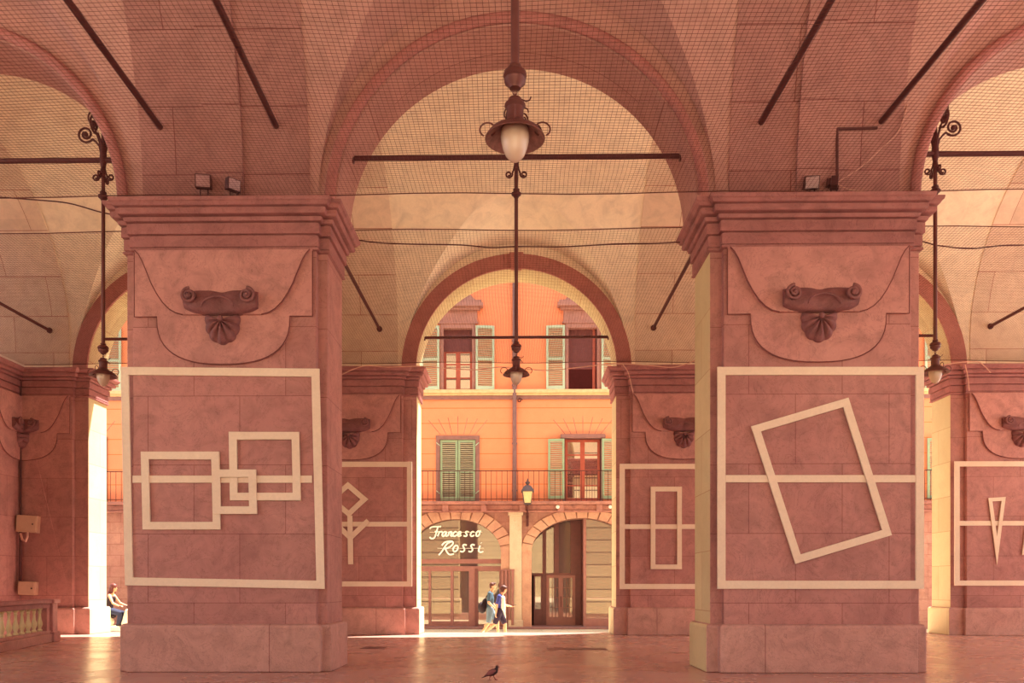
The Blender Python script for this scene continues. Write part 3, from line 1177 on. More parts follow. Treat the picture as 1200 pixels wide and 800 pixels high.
ebox(31, 613.5, 23, 20, 23.6, R(10), 'upper pale metal electrical box in the left corner, above a looped conduit')
ebox(31, 689, 19, 16, 23.6, R(10), 'lower pale electrical box in the left corner, just over the balustrade')
xc = at(25.5, 600, 23.78)
o = MB().tube([at(24, 440, 23.8), at(24, 604, 23.8)], .03, 8).tube([at(24, 622, 23.7), at(23.5, 681, 23.7)], .04, 8).build('conduit', M['wire'], loc=at(24, 681, 23.7), smooth=True)
tag(o, 'dark conduit pipe running down the left inner corner between two boxes', 'pipe')
o = MB().tube([at(24, 625, 23.55), at(26, 632, 23.5), at(30, 634, 23.5), at(32, 629, 23.5), at(32, 624, 23.55)], .035, 8).build('conduit', M['white_wire'], loc=at(28, 634, 23.5), smooth=True)
tag(o, 'pale looped conduit bend under the upper box in the left corner', 'pipe')

# ------------------------------------------------------------------ balustrade
A = Vector((at(55, 752, CAMZ * F / 66).x, CAMZ * F / 66, 0))
Bv = Vector((at(0, 763.5, CAMZ * F / 77.5).x, CAMZ * F / 77.5, 0))
d = (Bv - A).normalized()
ang = math.atan2(d.y, d.x)
root = empty('balustrade', A, 'pale stone balustrade with turned balusters at the lower left', 'balustrade', None, ang)
Mx = Matrix.Translation(A) @ Matrix.Rotation(ang, 4, 'Z')
Lb = 5.2
MB().box(.2, Lb, -.2, .2, 0, .22, 0, Mx).box(.2, Lb, -.16, .16, .22, .30, 0, Mx).build('base', M['plinth'], root, bevel=.02)
MB().box(.2, Lb, -.14, .14, .88, 1.0, 0, Mx).box(-.02, Lb, -.20, .20, 1.0, 1.10, 0, Mx).build('rail', M['mould'], root, bevel=.02)
MB().box(-.2, .2, -.2, .2, 0, 1.0, 0, Mx).box(-.27, .27, -.25, .25, 0, .26, 0, Mx).box(-.26, .26, -.25, .25, 1.0, 1.1, 0, Mx).box(.2, .42, -.13, .13, .2, 1.0, 0, Mx).build('post', M['marble_plain'], root, bevel=.02)
prof = [(0, .30), (.085, .30), (.085, .34), (.055, .355), (.05, .38), (.075, .42), (.098, .47), (.09, .52), (.06, .60), (.045, .68), (.042, .76), (.06, .775), (.06, .80), (.045, .81), (.085, .85), (.085, .88), (0, .88)]
prof = [(r * .68, z) for r, z in prof]
b0 = MB().lathe(prof, n=16, M=Mx @ Matrix.Translation((.56, 0, 0))).build('baluster', M['jamb'], root, smooth=True, angle=45)
for k in range(1, 11):
    c = b0.copy(); COL.objects.link(c); c.parent = root
    c.location = (k * .42, 0, 0)

# ------------------------------------------------------------------ house across the street
Y3 = 33.0
fx = lambda px: at(px, 686, Y3).x
fz = lambda py: CAMZ + (PY0 - py) / F * Y3
GZ = -.3
P1 = fx(683) - fx(536.5)            # window pitch
house = empty('orange_house', (fx(605), Y3, GZ), 'orange plastered house with green shutters and arched shop fronts across the street', 'building')
zg = fz(596)                        # top of the ground floor


def rect_hole(a, b, z0, z1):
    return (a, b, lambda x: z0, lambda x: z1, 1)


def ell_hole(c, a, zs, b, z0, n=28):
    return (c - a, c + a, lambda x: z0, lambda x: zs + b * math.sqrt(max(1 - ((x - c) / a) ** 2, 0)), n)


cxL, aL, zL, bL = fx(534), (fx(587) - fx(534)), fz(648), fz(608) - fz(648)
cxR, aR, zR, bR = fx(682), (fx(682) - fx(623)), fz(646), fz(607) - fz(646)
xw = [fx(536.5) + P1 * k for k in (-3, 0, 1, 4)]
w1 = (fx(562) - fx(511)) / 2
w2 = (fx(556) - fx(515)) / 2
z1a, z1b = fz(587), fz(512)
z2a, z2b = fz(458), fz(383)
wl = slab_wall(-21, 21, GZ, zg, Y3, Y3 + .7, [ell_hole(cxL, aL, zL, bL, GZ), ell_hole(cxR, aR, zR, bR, GZ)])
o = wl.build('ground_floor_wall', M['facade_stone'], house); drop_inner(o)
zb_ = fz(462)
wl = slab_wall(-21, 21, zg, zb_, Y3, Y3 + .6, [rect_hole(x - w1 * .92, x + w1 * .92, z1a, z1b) for x in xw])
o = wl.build('first_floor_wall', M['orange'], house); drop_inner(o)
wl = slab_wall(-21, 21, zb_, 14.6, Y3, Y3 + .6, [rect_hole(x - w2 * .95, x + w2 * .95, z2a, z2b) for x in xw])
o = wl.build('second_floor_wall', M['orange_plain'], house); drop_inner(o)
# sill band, ledge, eaves
s = MB()
s.box(-21, 21, Y3 - .16, Y3 + .1, fz(461), fz(457)); s.box(-21, 21, Y3 - .10, Y3 + .1, fz(463.5), fz(461))
s.build('sill_band', M['sill'], house, bevel=.01)
MB().box(-21, 21, Y3 - .06, Y3 + .1, fz(468), fz(463.5)).build('sill_frieze', M['surround'], house, bevel=.01)
s = MB()
s.box(-21, 21, Y3 - .42, Y3 + .1, fz(592), fz(588)); s.box(-21, 21, Y3 - .22, Y3 + .1, fz(599), fz(592)); s.box(-21, 21, Y3 - .28, Y3 + .1, fz(600.5), fz(598.5))
for k in range(-9, 10):
    xk = fx(612) + k * 1.55
    s.box(xk - .12, xk + .12, Y3 - .36, Y3, fz(600), fz(592))
s.build('balcony_ledge', M['ledge'], house, bevel=.02)
MB().box(-21, 21, Y3 - .15, Y3 + .6, 14.5, 14.7).build('eaves', M['sill'], house)
# dark rooms behind the upper openings, and the shop interior behind the glass
MB().box(-21, 21, Y3 + 2.6, Y3 + 2.7, GZ, 14.5).build('rear_wall', M['room'], house)
MB().box(-21, 21, Y3 + .6, Y3 + 2.6, zg + .02, zg + .1).box(-21, 21, Y3 + .6, Y3 + 2.6, zb_ - .05, zb_ + .05).build('storey_floor', M['room'], house)


def shutter(xc, yc, z0, z1, w_, rz, mat, name='shutter'):
    """louvred leaf centred at xc, turned by rz"""
    Mx = Matrix.Translation((xc, yc, 0)) @ Matrix.Rotation(rz, 4, 'Z')
    f = MB()
    st = .09
    for a, b in ((-w_ / 2, -w_ / 2 + st), (w_ / 2 - st, w_ / 2)):
        f.box(a, b, -.03, .03, z0, z1, 0, Mx)
    zm = z0 + (z1 - z0) * .48
    for a, b in ((z0, z0 + .14), (zm - .05, zm + .05), (z1 - .10, z1)):
        f.box(-w_ / 2 + st, w_ / 2 - st, -.03, .03, a, b, 0, Mx)
    so = f.build(name, mat, house, bevel=.006)
    l = MB()
    n = int((z1 - z0) / .09)
    for k in range(n):
        z = z0 + .1 + (z1 - z0 - .2) * (k + .5) / n
        Mk = Mx @ Matrix.Translation((0, 0, z)) @ Matrix.Rotation(R(-32), 4, 'X')
        l.box(-w_ / 2 + st * .8, w_ / 2 - st * .8, -.035, .035, -.006, .006, 0, Mk)
    l.build('louvre', M['slat'], so)
    return so


def casement(xc, z0, z1, hw, mat, rows, yy):
    f = MB(True)
    f.box(xc - hw, xc - hw + .10, yy - .05, yy + .05, z0, z1); f.box(xc + hw - .10, xc + hw, yy - .05, yy + .05, z0, z1)
    f.box(xc - .09, xc + .09, yy - .06, yy + .05, z0, z1)
    f.box(xc - hw, xc + hw, yy - .05, yy + .05, z1 - .10, z1); f.box(xc - hw, xc + hw, yy - .05, yy + .05, z0, z0 + .12)
    for k in range(1, rows):
        z = z0 + (z1 - z0) * k / rows
        f.box(xc - hw, xc + hw, yy - .035, yy + .035, z - .025, z + .025)
    fo = f.build('window_frame', mat, house, bevel=.006)
    for sg in (-1, 1):
        MB().box(min(xc + sg * .05, xc + sg * (hw - .05)), max(xc + sg * .05, xc + sg * (hw - .05)), yy - .005, yy + .005, z0 + .05, z1 - .05,
                 0, None).build('pane', M['pane'], fo)
    return fo


for i, x in enumerate(xw):
    # first floor
    if i in (0, 1):
        f = MB(True)
        e = w1
        f.box(x - e, x - e + .16, Y3 - .05, Y3 + .2, z1a, z1b); f.box(x + e - .16, x + e, Y3 - .05, Y3 + .2, z1a, z1b)
        f.box(x - e, x + e, Y3 - .05, Y3 + .2, z1b - .10, z1b + .06)
        so = f.build('window_surround', M['surround'], house, bevel=.01)
        hw = (e - .17) / 2
        for sg in (-1, 1):
            shutter(x + sg * (hw + .005), Y3 + .02, z1a + .03, z1b - .11, hw * 2 - .01, 0, M['shutter2'])
        hk = MB()
        for sg in (-1, 1):
            for zz in (z1a + .3, z1b - .35):
                hk.tube([(x + sg * (e - .16), Y3 - .06, zz), (x + sg * (e - .02), Y3 - .1, zz + .12)], .018, 6)
        hk.build('shutter_hook', M['shutter'], so)
    else:
        f = MB(True)
        f.box(x - w1 - .02, x + w1 + .02, Y3 - .12, Y3 + .2, z1b - .06, z1b + .10)
        f.box(x - w1 * .92, x - w1 * .92 + .08, Y3 - .02, Y3 + .2, z1a, z1b - .06); f.box(x + w1 * .92 - .08, x + w1 * .92, Y3 - .02, Y3 + .2, z1a, z1b - .06)
        f.build('window_surround', M['surround'], house, bevel=.01)
        casement(x, z1a + .02, z1b - .08, w1 * .80, M['red_wood'], 4, Y3 + .2)
        for sg in (-1, 1):
            shutter(x + sg * (w1 + .20), Y3 - .14, z1a + .05, z1b - .1, .66, R(4) * sg, M['shutter2'])
    # flat arch joints over the first floor windows
    j = MB()
    for k in range(-3, 4):
        j.strip((x + k * .24, z1b + .12), (x + k * .40, z1b + .85 - .05 * abs(k)), .022, Y3 - .004, Y3 + .01)
    j.build('flat_arch_joint', M['ledge'], house)
    # second floor
    f = MB(True)
    f.box(x - w2, x - w2 + .13, Y3 - .06, Y3 + .2, z2a, z2b); f.box(x + w2 - .13, x + w2, Y3 - .06, Y3 + .2, z2a, z2b)
    f.box(x - w2, x + w2, Y3 - .06, Y3 + .2, z2b - .06, z2b + .12)
    f.build('window_surround', M['hood'], house, bevel=.01)
    h = MB()
    h.box(x - w2 - .12, x + w2 + .12, Y3 - .10, Y3 + .1, z2b + .12, z2b + .20)
    h.box(x - w2 - .08, x + w2 + .08, Y3 - .07, Y3 + .1, z2b + .20, z2b + .66)
    h.box(x - w2 - .20, x + w2 + .20, Y3 - .22, Y3 + .1, z2b + .66, z2b + .76)
    h.box(x - w2 - .32, x + w2 + .32, Y3 - .34, Y3 + .1, z2b + .76, z2b + .90)
    h.box(x - w2 - .26, x + w2 + .26, Y3 - .28, Y3 + .1, z2b + .90, z2b + 1.02)
    ped = [(x - w2 - .1 + (2 * w2 + .2) * k / 16, z2b + 1.02 + .62 * math.sin(PI * k / 16) ** 1.3) for k in range(17)]
    h.prism(ped, Y3 - .10, Y3 + .05)
    h.build('window_hood', M['hood'], house, bevel=.01)
    if i in (0, 1):
        bl = MB().box(x - w2 + .13, x + w2 - .13, Y3 + .16, Y3 + .3, z2b - .95, z2b - .06)
        casement(x, z2a + .02, z2b - .9, w2 - .13, M['red_wood'], 3, Y3 + .24)
        bl.build('fanlight_panel', M['blind'], house)
    else:
        MB().box(x - w2 + .13, x + w2 - .13, Y3 + .2, Y3 + .24, z2a + (z2b - z2a) * .36, z2b - .06).build('roller_blind', M['blind'], house)
        MB().box(x + w2 - .3, x + w2 - .2, Y3 + .16, Y3 + .24, z2a, z2b - .06).build('window_frame', M['red_wood'], house)
    for sg in (-1, 1):
        shutter(x + sg * (w2 + .40), Y3 - .12, z2a + .03, z2b + .02, .76, R(6) * sg, M['shutter'])

# downpipe
xp = fx(603)
p = MB()
p.tube([(xp, Y3 - .09, 14.5), (xp, Y3 - .09, fz(594))], .085, 10)
for py in (330, 400, 452, 520, 575):
    p.lathe([(.085, -.03), (.11, -.03), (.11, .03), (.085, .03)], c=(xp, Y3 - .09, fz(py)), n=12)
p.build('downpipe', M['pipe'], house, smooth=True)
# bracket curl just below the sill
MB().tube(spiral((fx(609), fz(470)), .10, .02, 1.3, n=18, y=Y3 - .14), .022, 6).build('wall_hook', M['iron'], house, smooth=True)


# arches of voussoirs
def vouss(c, a, zs, b, t, n=15):
    mb = MB()
    for k in range(n):
        t0, t1 = PI * k / n + .008, PI * (k + 1) / n - .008
        pin, pout = [], []
        for q in range(4):
            th = t0 + (t1 - t0) * q / 3
            pin.append((c + (a + .0) * math.cos(th), zs + b * math.sin(th)))
            pout.append((c + (a + t * 1.0) * math.cos(th), zs + (b + t * .92) * math.sin(th)))
        mb.prism(pin + pout[::-1], Y3 - .05 - .02 * ((k * 7) % 3), Y3 + .1)
    return mb


vouss(cxL, aL, zL, bL, .52).build('shop_arch', M['vouss'], house, bevel=.02)
vouss(cxR, aR, zR, bR, .42).build('shop_arch', M['vouss'], house, bevel=.02)
# pilaster between the arches, with base and capital
q = MB()
q.box(fx(597), fx(611.5), Y3 - .14, Y3 + .1, GZ, fz(603))
q.box(fx(595.5), fx(613), Y3 - .20, Y3 + .1, fz(604), fz(600))
q.box(fx(595.5), fx(613), Y3 - .20, Y3 + .1, GZ, GZ + .35)
q.build('pilaster', M['pilaster'], house, bevel=.02)
q = MB()
q.box(fx(611.5), fx(623), Y3 - .08, Y3 + .1, GZ, fz(642)); q.box(fx(587), fx(597), Y3 - .08, Y3 + .1, fz(668), fz(640))
q.build('jamb_stone', M['vouss'], house, bevel=.02)
# folded dark shutter doors beside the left shop
q = MB()
for k in range(4):
    a = fx(587.5) + k * .135
    q.box(a, a + .11, Y3 - .16 - .05 * (k % 2), Y3 - .06, GZ + .15, fz(668))
q.box(fx(587), fx(603), Y3 - .20, Y3 - .04, fz(668.5), fz(667))
q.build('folded_door', M['door_wood'], house, bevel=.01)
# left shop front
ys = Y3 + .28
q = MB(True)
zt0, zt1 = fz(660), fz(654.5)
q.box(cxL - aL, cxL + aL, ys - .08, ys + .08, zt0, zt1)
q.box(cxL - aL, cxL + aL, ys - .07, ys + .07, fz(669), fz(663))
for a, b in ((481, 483.5), (501.5, 504.5), (527.5, 531), (549, 556.5), (585, 588)):
    q.box(fx(a), fx(b), ys - .07, ys + .07, GZ, fz(663))
q.box(cxL - aL, cxL + aL, ys - .06, ys + .06, GZ, fz(732))
q.box(fx(503), fx(549), ys - .05, ys + .05, fz(732), fz(728))
sf = q.build('shop_front', M['door_wood'], house, bevel=.012)
MB().box(fx(556.5), fx(560), ys - .12, ys - .02, GZ + .1, fz(666)).build('door_edge', M['brown_wood'], sf, bevel=.01)


def lunette_pane(c, a, zs, b, z0, y, name):
    n = 28
    pts = [(c + a * math.cos(PI * k / n), zs + b * math.sin(PI * k / n)) for k in range(n + 1)]
    pts = [p for p in pts if p[1] > z0 + .01]
    poly = [(c + a, z0)] + pts + [(c - a, z0)]
    return MB().prism(poly, y, y + .012).build(name, M['shop_pane'], sf)


lunette_pane(cxL, aL, zL, bL, zt1, ys, 'pane')
for a, b in ((483, 502), (504, 528), (531, 549.5), (559, 586)):
    MB().box(fx(a), fx(b), ys, ys + .012, fz(732), fz(663)).build('pane', M['shop_pane'], sf)
MB().box(cxL - aL, cxL + aL, ys, ys + .012, fz(663), zt0).build('pane', M['shop_pane'], sf)
# right shop front: glass on the right, recessed doors on the left
q = MB(True)
xm0, xm1 = fx(684), fx(687.5)
q.box(xm0, xm1, ys - .08, ys + .10, GZ, fz(606))
q.box(xm1, cxR + aR, ys - .06, ys + .08, GZ, fz(725))
rf = q.build('shop_front', M['door_wood'], house, bevel=.012)
sf = rf
pts = [(cxR + aR * math.cos(PI * k / 40), zR + bR * math.sin(PI * k / 40)) for k in range(41)]
pts = [p for p in pts if p[0] > xm1]
MB().prism([(cxR + aR, fz(725))] + pts + [(xm1, zR + bR), (xm1, fz(725))], ys, ys + .012).build('pane', M['shop_pane'], rf)
yr = Y3 + 1.35
# recess lining
q = MB(True)
q.box(xm0, xm0 + .06, ys + .1, yr, GZ, fz(606))
q.box(fx(622), fx(623.5), Y3 + .6, yr, GZ, fz(606))
q.box(fx(622), xm1, Y3 + .65, yr, fz(607), fz(606))
q.build('recess_lining', M['brown_wood'], house)
q = MB(True)
d0, d1 = fx(641.5), fx(677)
zt = fz(673)
for a, b in ((d0, d0 + .13), (d1 - .13, d1), ((d0 + d1) / 2 - .10, (d0 + d1) / 2 + .10)):
    q.box(a, b, yr - .05, yr + .03, GZ + .08, zt)
q.box(d0, d1, yr - .05, yr + .03, zt - .13, zt); q.box(d0, d1, yr - .05, yr + .03, GZ + .08, GZ + .42)
for sg in (-1, 1):
    mid = (d0 + d1) / 2
    a, b = (d0 + .13, mid - .1) if sg < 0 else (mid + .1, d1 - .13)
    for k in range(1, 3):
        xx = a + (b - a) * k / 3
        q.box(xx - .012, xx + .012, yr - .02, yr + .02, GZ + .42, zt - .13)
    for k in range(1, 4):
        zz = GZ + .42 + (zt - .55 - GZ) * k / 4
        q.box(a, b, yr - .02, yr + .02, zz - .012, zz + .012)
dd = q.build('shop_door', M['door_wood'], house, bevel=.008)
MB().box(d0 + .05, d1 - .05, yr + .0, yr + .012, GZ + .3, zt - .05).build('pane', M['shop_pane'], dd)
MB().tube([((d0 + d1) / 2, yr - .1, 1.0), ((d0 + d1) / 2, yr - .1, .55)], .018, 8).build('handle', M['iron'], dd)
q = MB(True)
e0, e1 = fx(626), fx(637)
for a, b in ((e0, e0 + .07), (e1 - .07, e1)):
    q.box(a, b, yr - .04, yr + .02, GZ, zt)
q.box(e0, e1, yr - .04, yr + .02, zt - .07, zt); q.box(e0, e1, yr - .04, yr + .02, GZ, GZ + .75)
q.box(fx(637), d0, yr - .02, yr + .08, GZ, fz(606)); q.box(d1, xm0, yr - .02, yr + .08, GZ, fz(606))
q.box(fx(622), xm0, yr - .06, yr + .06, zt, zt + .08)
q.box(fx(651), fx(657), yr - .06, yr + .04, zt, fz(606)); q.box(fx(671), fx(684), yr - .06, yr + .04, zt, fz(606))
en = q.build('door_surround', M['brown_wood'], house, bevel=.008)
MB().box(e0 + .04, e1 - .04, yr, yr + .012, GZ + .7, zt - .05).build('pane', M['shop_pane'], en)
MB().box(fx(622), fx(684), yr + .01, yr + .022, zt + .05, fz(606)).build('pane', M['shop_pane'], en)
# steps along the house
MB().box(fx(478), fx(745), Y3 - .55, Y3 + 1.3, GZ, GZ + .09).build('doorstep', M['surround'], house, bevel=.02)
# small spotlights under the ledge
for i_, px in enumerate((653, 714)):
    x, z = fx(px), fz(594)
    root = empty('spotlight', (x, Y3 - .3, z), 'small white spotlight under the balcony ledge, ' + ('over the right shop door' if i_ == 0 else 'at the right edge of the street arch'), 'spotlight', 'spotlights on the house')
    MB().tube([(x, Y3 - .22, z), (x, Y3 - .42, z - .04)], .07, 12).build('lamp_head', M['white_cloth'], root, smooth=True)
    MB().tube([(x + .12, Y3 - .2, z + .02), (x, Y3 - .3, z)], .025, 8).build('bracket', M['iron'], root, smooth=True)

# balcony railing
yr_ = Y3 - .38
for (pa, pb, nm) in ((478, 736, 'in front of the orange house, seen through the street arch'), (110, 160, 'of the house glimpsed past the left front pier'), (1078, 1112, 'of the house glimpsed past the right front pier')):
    a, b = fx(pa), fx(pb)
    root = empty('balcony_railing', ((a + b) / 2, yr_, fz(588)), 'thin iron balcony railing ' + nm, 'railing', 'balcony railings of the house')
    MB().box(a, b, yr_ - .015, yr_ + .015, fz(553.5), fz(552.5)).build('top_rail', M['iron'], root)
    MB().box(a, b, yr_ - .012, yr_ + .012, fz(586), fz(585.3)).build('bottom_rail', M['iron'], root)
    n = int((b - a) / .21)
    first = None
    for k in range(n + 1):
        if first is None:
            first = MB().tube([(a, yr_, fz(588)), (a, yr_, fz(553))], .010, 6).build('bar', M['iron'], root, smooth=True)
        else:
            c = first.copy(); COL.objects.link(c); c.parent = root; c.location = (k * (b - a) / n, 0, 0)

# wall lantern
lx, lz, ly = fx(618), fz(592), Y3 - .72
root = empty('wall_lantern', (lx, Y3 - .1, lz), 'grey roofed wall lantern with cream glass on the pilaster between the shops', 'lantern')
w_ = lambda r: r * 1.414
g = MB().lathe([(w_(.13), 0), (w_(.20), .46)], c=(lx, ly, lz), n=4, a0=PI / 4)
g.build('glass', M['lantern_glass'], root)
g = MB()
for k in range(4):
    a = PI / 4 + k * PI / 2
    g.tube([(lx + w_(.13) * math.cos(a), ly + w_(.13) * math.sin(a), lz), (lx + w_(.20) * math.cos(a), ly + w_(.20) * math.sin(a), lz + .46)], .014, 6)
g.lathe([(0, -.06), (w_(.09), -.05), (w_(.14), 0), (w_(.14), .02), (0, .02)], c=(lx, ly, lz), n=4, a0=PI / 4)
g.build('frame', M['roofmetal'], root)
g = MB().lathe([(w_(.22), .46), (w_(.25), .46), (w_(.25), .50), (w_(.17), .64), (w_(.10), .72), (0, .72)], c=(lx, ly, lz), n=4, a0=PI / 4)
g.lathe([(.06, .72), (.05, .76), (.10, .82), (.10, .85), (.04, .89), (.025, .95), (0, 1.02)], c=(lx, ly, lz), n=14)
g.build('roof', M['roofmetal'], root)
g = MB()
g.tube([(lx, ly, lz - .05), (lx, ly, lz - .18), (lx, ly + .1, lz - .32), (lx, Y3 - .1, lz - .5)], .028, 8)
g.tube([(lx, ly, lz - .1), (lx, Y3 - .06, lz - .12)], .022, 8)
g.tube(spiral((0, 0), .13, .03, 1.4, n=20), .016, 6, M=Matrix.Translation((lx, Y3 - .35, lz - .24)) @ Matrix.Rotation(PI / 2, 4, 'Z'))
g.box(lx - .05, lx + .05, Y3 - .12, Y3 + .02, lz - .85, lz + .05)
g.build('bracket', M['iron'], root, smooth=True)

# ------------------------------------------------------------------ shop sign, handwritten letters
sy = ys * 0 + Y3 + .12
sgn = empty('shop_sign', (fx(540), sy, fz(632)), 'cream handwritten-style shop sign lettering in the left arched shop window', 'sign')


def stroke(*pts):
    return [(495 + x / 13.333, 605 + y / 13.333) for x, y in pts]


def ellipse(cx, cy, rx, ry, sl=.25):
    return stroke(*[(cx + rx * math.cos(t) - sl * ry * math.sin(t), cy + ry * math.sin(t)) for t in [2 * PI * k / 14 for k in range(15)]])


LET = [
    [stroke((112, 190), (128, 166), (175, 155), (240, 152), (290, 150)), stroke((240, 155), (222, 215), (204, 280), (185, 325), (158, 342), (126, 336), (108, 316)), stroke((190, 232), (240, 228))],
    [stroke((262, 225), (248, 265), (236, 305)), stroke((250, 260), (272, 235), (302, 232), (300, 250))],
    [stroke((372, 240), (345, 232), (318, 255), (306, 285), (318, 304), (340, 295), (366, 250)), stroke((378, 232), (364, 275), (366, 300), (388, 296))],
    [stroke((418, 232), (406, 268), (394, 304)), stroke((404, 270), (428, 240), (450, 236), (452, 255), (440, 290), (452, 303), (468, 295))],
    [stroke((532, 245), (512, 232), (488, 250), (474, 282), (486, 303), (512, 300), (532, 286))],
    [stroke((552, 278), (585, 264), (598, 244), (580, 232), (558, 250), (546, 282), (560, 304), (588, 298), (606, 284))],
    [stroke((722, 240), (690, 230), (672, 245), (684, 268), (694, 288), (674, 304), (640, 296))],
    [stroke((806, 245), (786, 231), (762, 248), (748, 282), (760, 303), (786, 300), (806, 286))],
    [ellipse(866, 264, 28, 40), stroke((884, 228), (918, 222))],
    [stroke((440, 395), (390, 415), (350, 465), (300, 545), (252, 602)), stroke((300, 450), (340, 405), (400, 385), (455, 385), (476, 408), (455, 450), (400, 485), (345, 498)), stroke((352, 496), (378, 545), (405, 582), (440, 594), (490, 582))],
    [ellipse(515, 497, 36, 48)],
    [stroke((690, 446), (652, 436), (630, 456), (646, 488), (654, 522), (628, 548), (588, 540))],
    [stroke((815, 446), (778, 436), (756, 456), (772, 488), (780, 522), (754, 548), (716, 540))],
    [stroke((900, 450), (884, 500), (880, 540), (908, 556), (950, 544)), stroke((914, 408), (918, 414))],
]
for strokes in LET:
    mb = MB()
    for st in strokes:
        pts = [(fx(a), sy, fz(b)) for a, b in st]
        # smooth
        sm = []
        n = len(pts)
        for i in range(n - 1):
            p0, p1, p2, p3 = [Vector(pts[j]) for j in (max(i - 1, 0), i, i + 1, min(i + 2, n - 1))]
            for k in range(5):
                t = k / 5
                sm.append(.5 * ((2 * p1) + (p2 - p0) * t + (2 * p0 - 5 * p1 + 4 * p2 - p3) * t * t + (3 * p1 - p0 - 3 * p2 + p3) * t ** 3))
        sm.append(Vector(pts[-1]))
        mb.tube(sm, .034, 8)
    mb.build('letter', M['letter'], sgn, smooth=True)
# two slim rails carry the letters in front of the glass
MB().tube([(fx(503), sy + .035, fz(623)), (fx(565), sy + .035, fz(623))], .008, 6).tube([(fx(512), sy + .035, fz(642)), (fx(567), sy + .035, fz(642))], .008, 6) \
    .tube([(fx(506), sy + .035, fz(623)), (fx(506), ys, fz(623))], .008, 6).tube([(fx(561), sy + .035, fz(623)), (fx(561), ys, fz(623))], .008, 6) \
    .tube([(fx(516), sy + .035, fz(642)), (fx(516), ys, fz(642))], .008, 6).tube([(fx(565), sy + .035, fz(642)), (fx(565), ys, fz(642))], .008, 6).build('support_rail', M['letter'], sgn)


# ------------------------------------------------------------------ people
def fused(mb, name, mat, parent, voxel, sm=4):
    """one continuous skin grown over overlapping volumes"""
    o = mb.build(name, mat, parent, clean=False)
    m = o.modifiers.new('r', 'REMESH'); m.mode = 'VOXEL'; m.voxel_size = voxel
    s_ = o.modifiers.new('s', 'SMOOTH'); s_.iterations = sm; s_.factor = .5
    dg = bpy.context.evaluated_depsgraph_get()
    me = bpy.data.meshes.new_from_object(o.evaluated_get(dg))
    o.modifiers.clear()
    old = o.data
    o.data = me
    bpy.data.meshes.remove(old)
    me.name = name
    if not me.materials: me.materials.append(mat)
    me.polygons.foreach_set('use_smooth', [True] * len(me.polygons))
    return o


def fingers(mb, wrist, palm_dir, curl_dir, side, k=1.0):
    """palm with four unequal bent fingers and a thumb"""
    pd, cdv = Vector(palm_dir).normalized(), Vector(curl_dir).normalized()
    sd = pd.cross(cdv).normalized() * side
    w0 = Vector(wrist)
    for j, off in enumerate((-.028, -.010, .010, .028)):
        mb.capsule(w0 + sd * off * .6, .016 * k, w0 + pd * .085 * k + sd * off, .0125 * k, 8)
        L = (.070, .080, .075, .058)[j] * k
        a = w0 + pd * .085 * k + sd * off
        b = a + pd * L * .5 + cdv * .012
        c = b + pd * L * .35 + cdv * .028
        mb.capsule(a, .0105, b, .0095, 8)
        mb.capsule(b, .0095, c, .008, 8)
    a = w0 + pd * .025 * k - sd * .025
    b = a + pd * .035 - sd * .028 + cdv * .015
    c = b + pd * .03 + cdv * .012
    mb.capsule(a, .014, b, .011, 8)
    mb.capsule(b, .011, c, .009, 8)


def limb(mb, pts, rs):
    for i in range(len(pts) - 1):
        mb.capsule(pts[i], rs[i], pts[i + 1], rs[i + 1], 14)


def head_parts(mb, c, fwd, k=1.0, up=Vector((0, 0, 1))):
    """skull, jaw, nose, ears; c = head centre"""
    f = Vector(fwd).normalized()
    s_ = up.cross(f).normalized()
    u = f.cross(s_).normalized()
    Mh = Matrix.Translation(c) @ Matrix(((f.x, s_.x, u.x, 0), (f.y, s_.y, u.y, 0), (f.z, s_.z, u.z, 0), (0, 0, 0, 1)))
    mb.ball((-.008, 0, .025), (.098 * k, .076 * k, .096 * k), 18, 12, M=Mh)
    mb.ball((.030, 0, -.045), (.062 * k, .055 * k, .068 * k), 16, 10, M=Mh)
    mb.ball((.062, 0, -.085), (.028, .03, .024), 10, 8, M=Mh)
    mb.ball((.096, 0, -.012), (.026, .014, .018), 10, 8, M=Mh)
    mb.ball((.086, 0, .012), (.018, .012, .03), 10, 8, M=Mh)
    mb.ball((.083, 0, -.052), (.014, .026, .010), 10, 8, M=Mh)
    for sg in (-1, 1):
        mb.ball((-.005, sg * .078, -.005), (.022, .010, .032), 10, 8, M=Mh)
    return Mh


def face_bits(Mh, root, hair):
    e = MB()
    for sg in (-1, 1):
        e.ball((.078, sg * .031, .012), (.012, .013, .009), 10, 6, M=Mh)
    e.build('eye', M['black'], root, smooth=True)
    b = MB()
    for sg in (-1, 1):
        b.tube([Mh @ Vector((.084, sg * .016, .036)), Mh @ Vector((.083, sg * .034, .041)), Mh @ Vector((.072, sg * .05, .036))], .005, 6)
    b.build('eyebrow', hair, root, smooth=True)


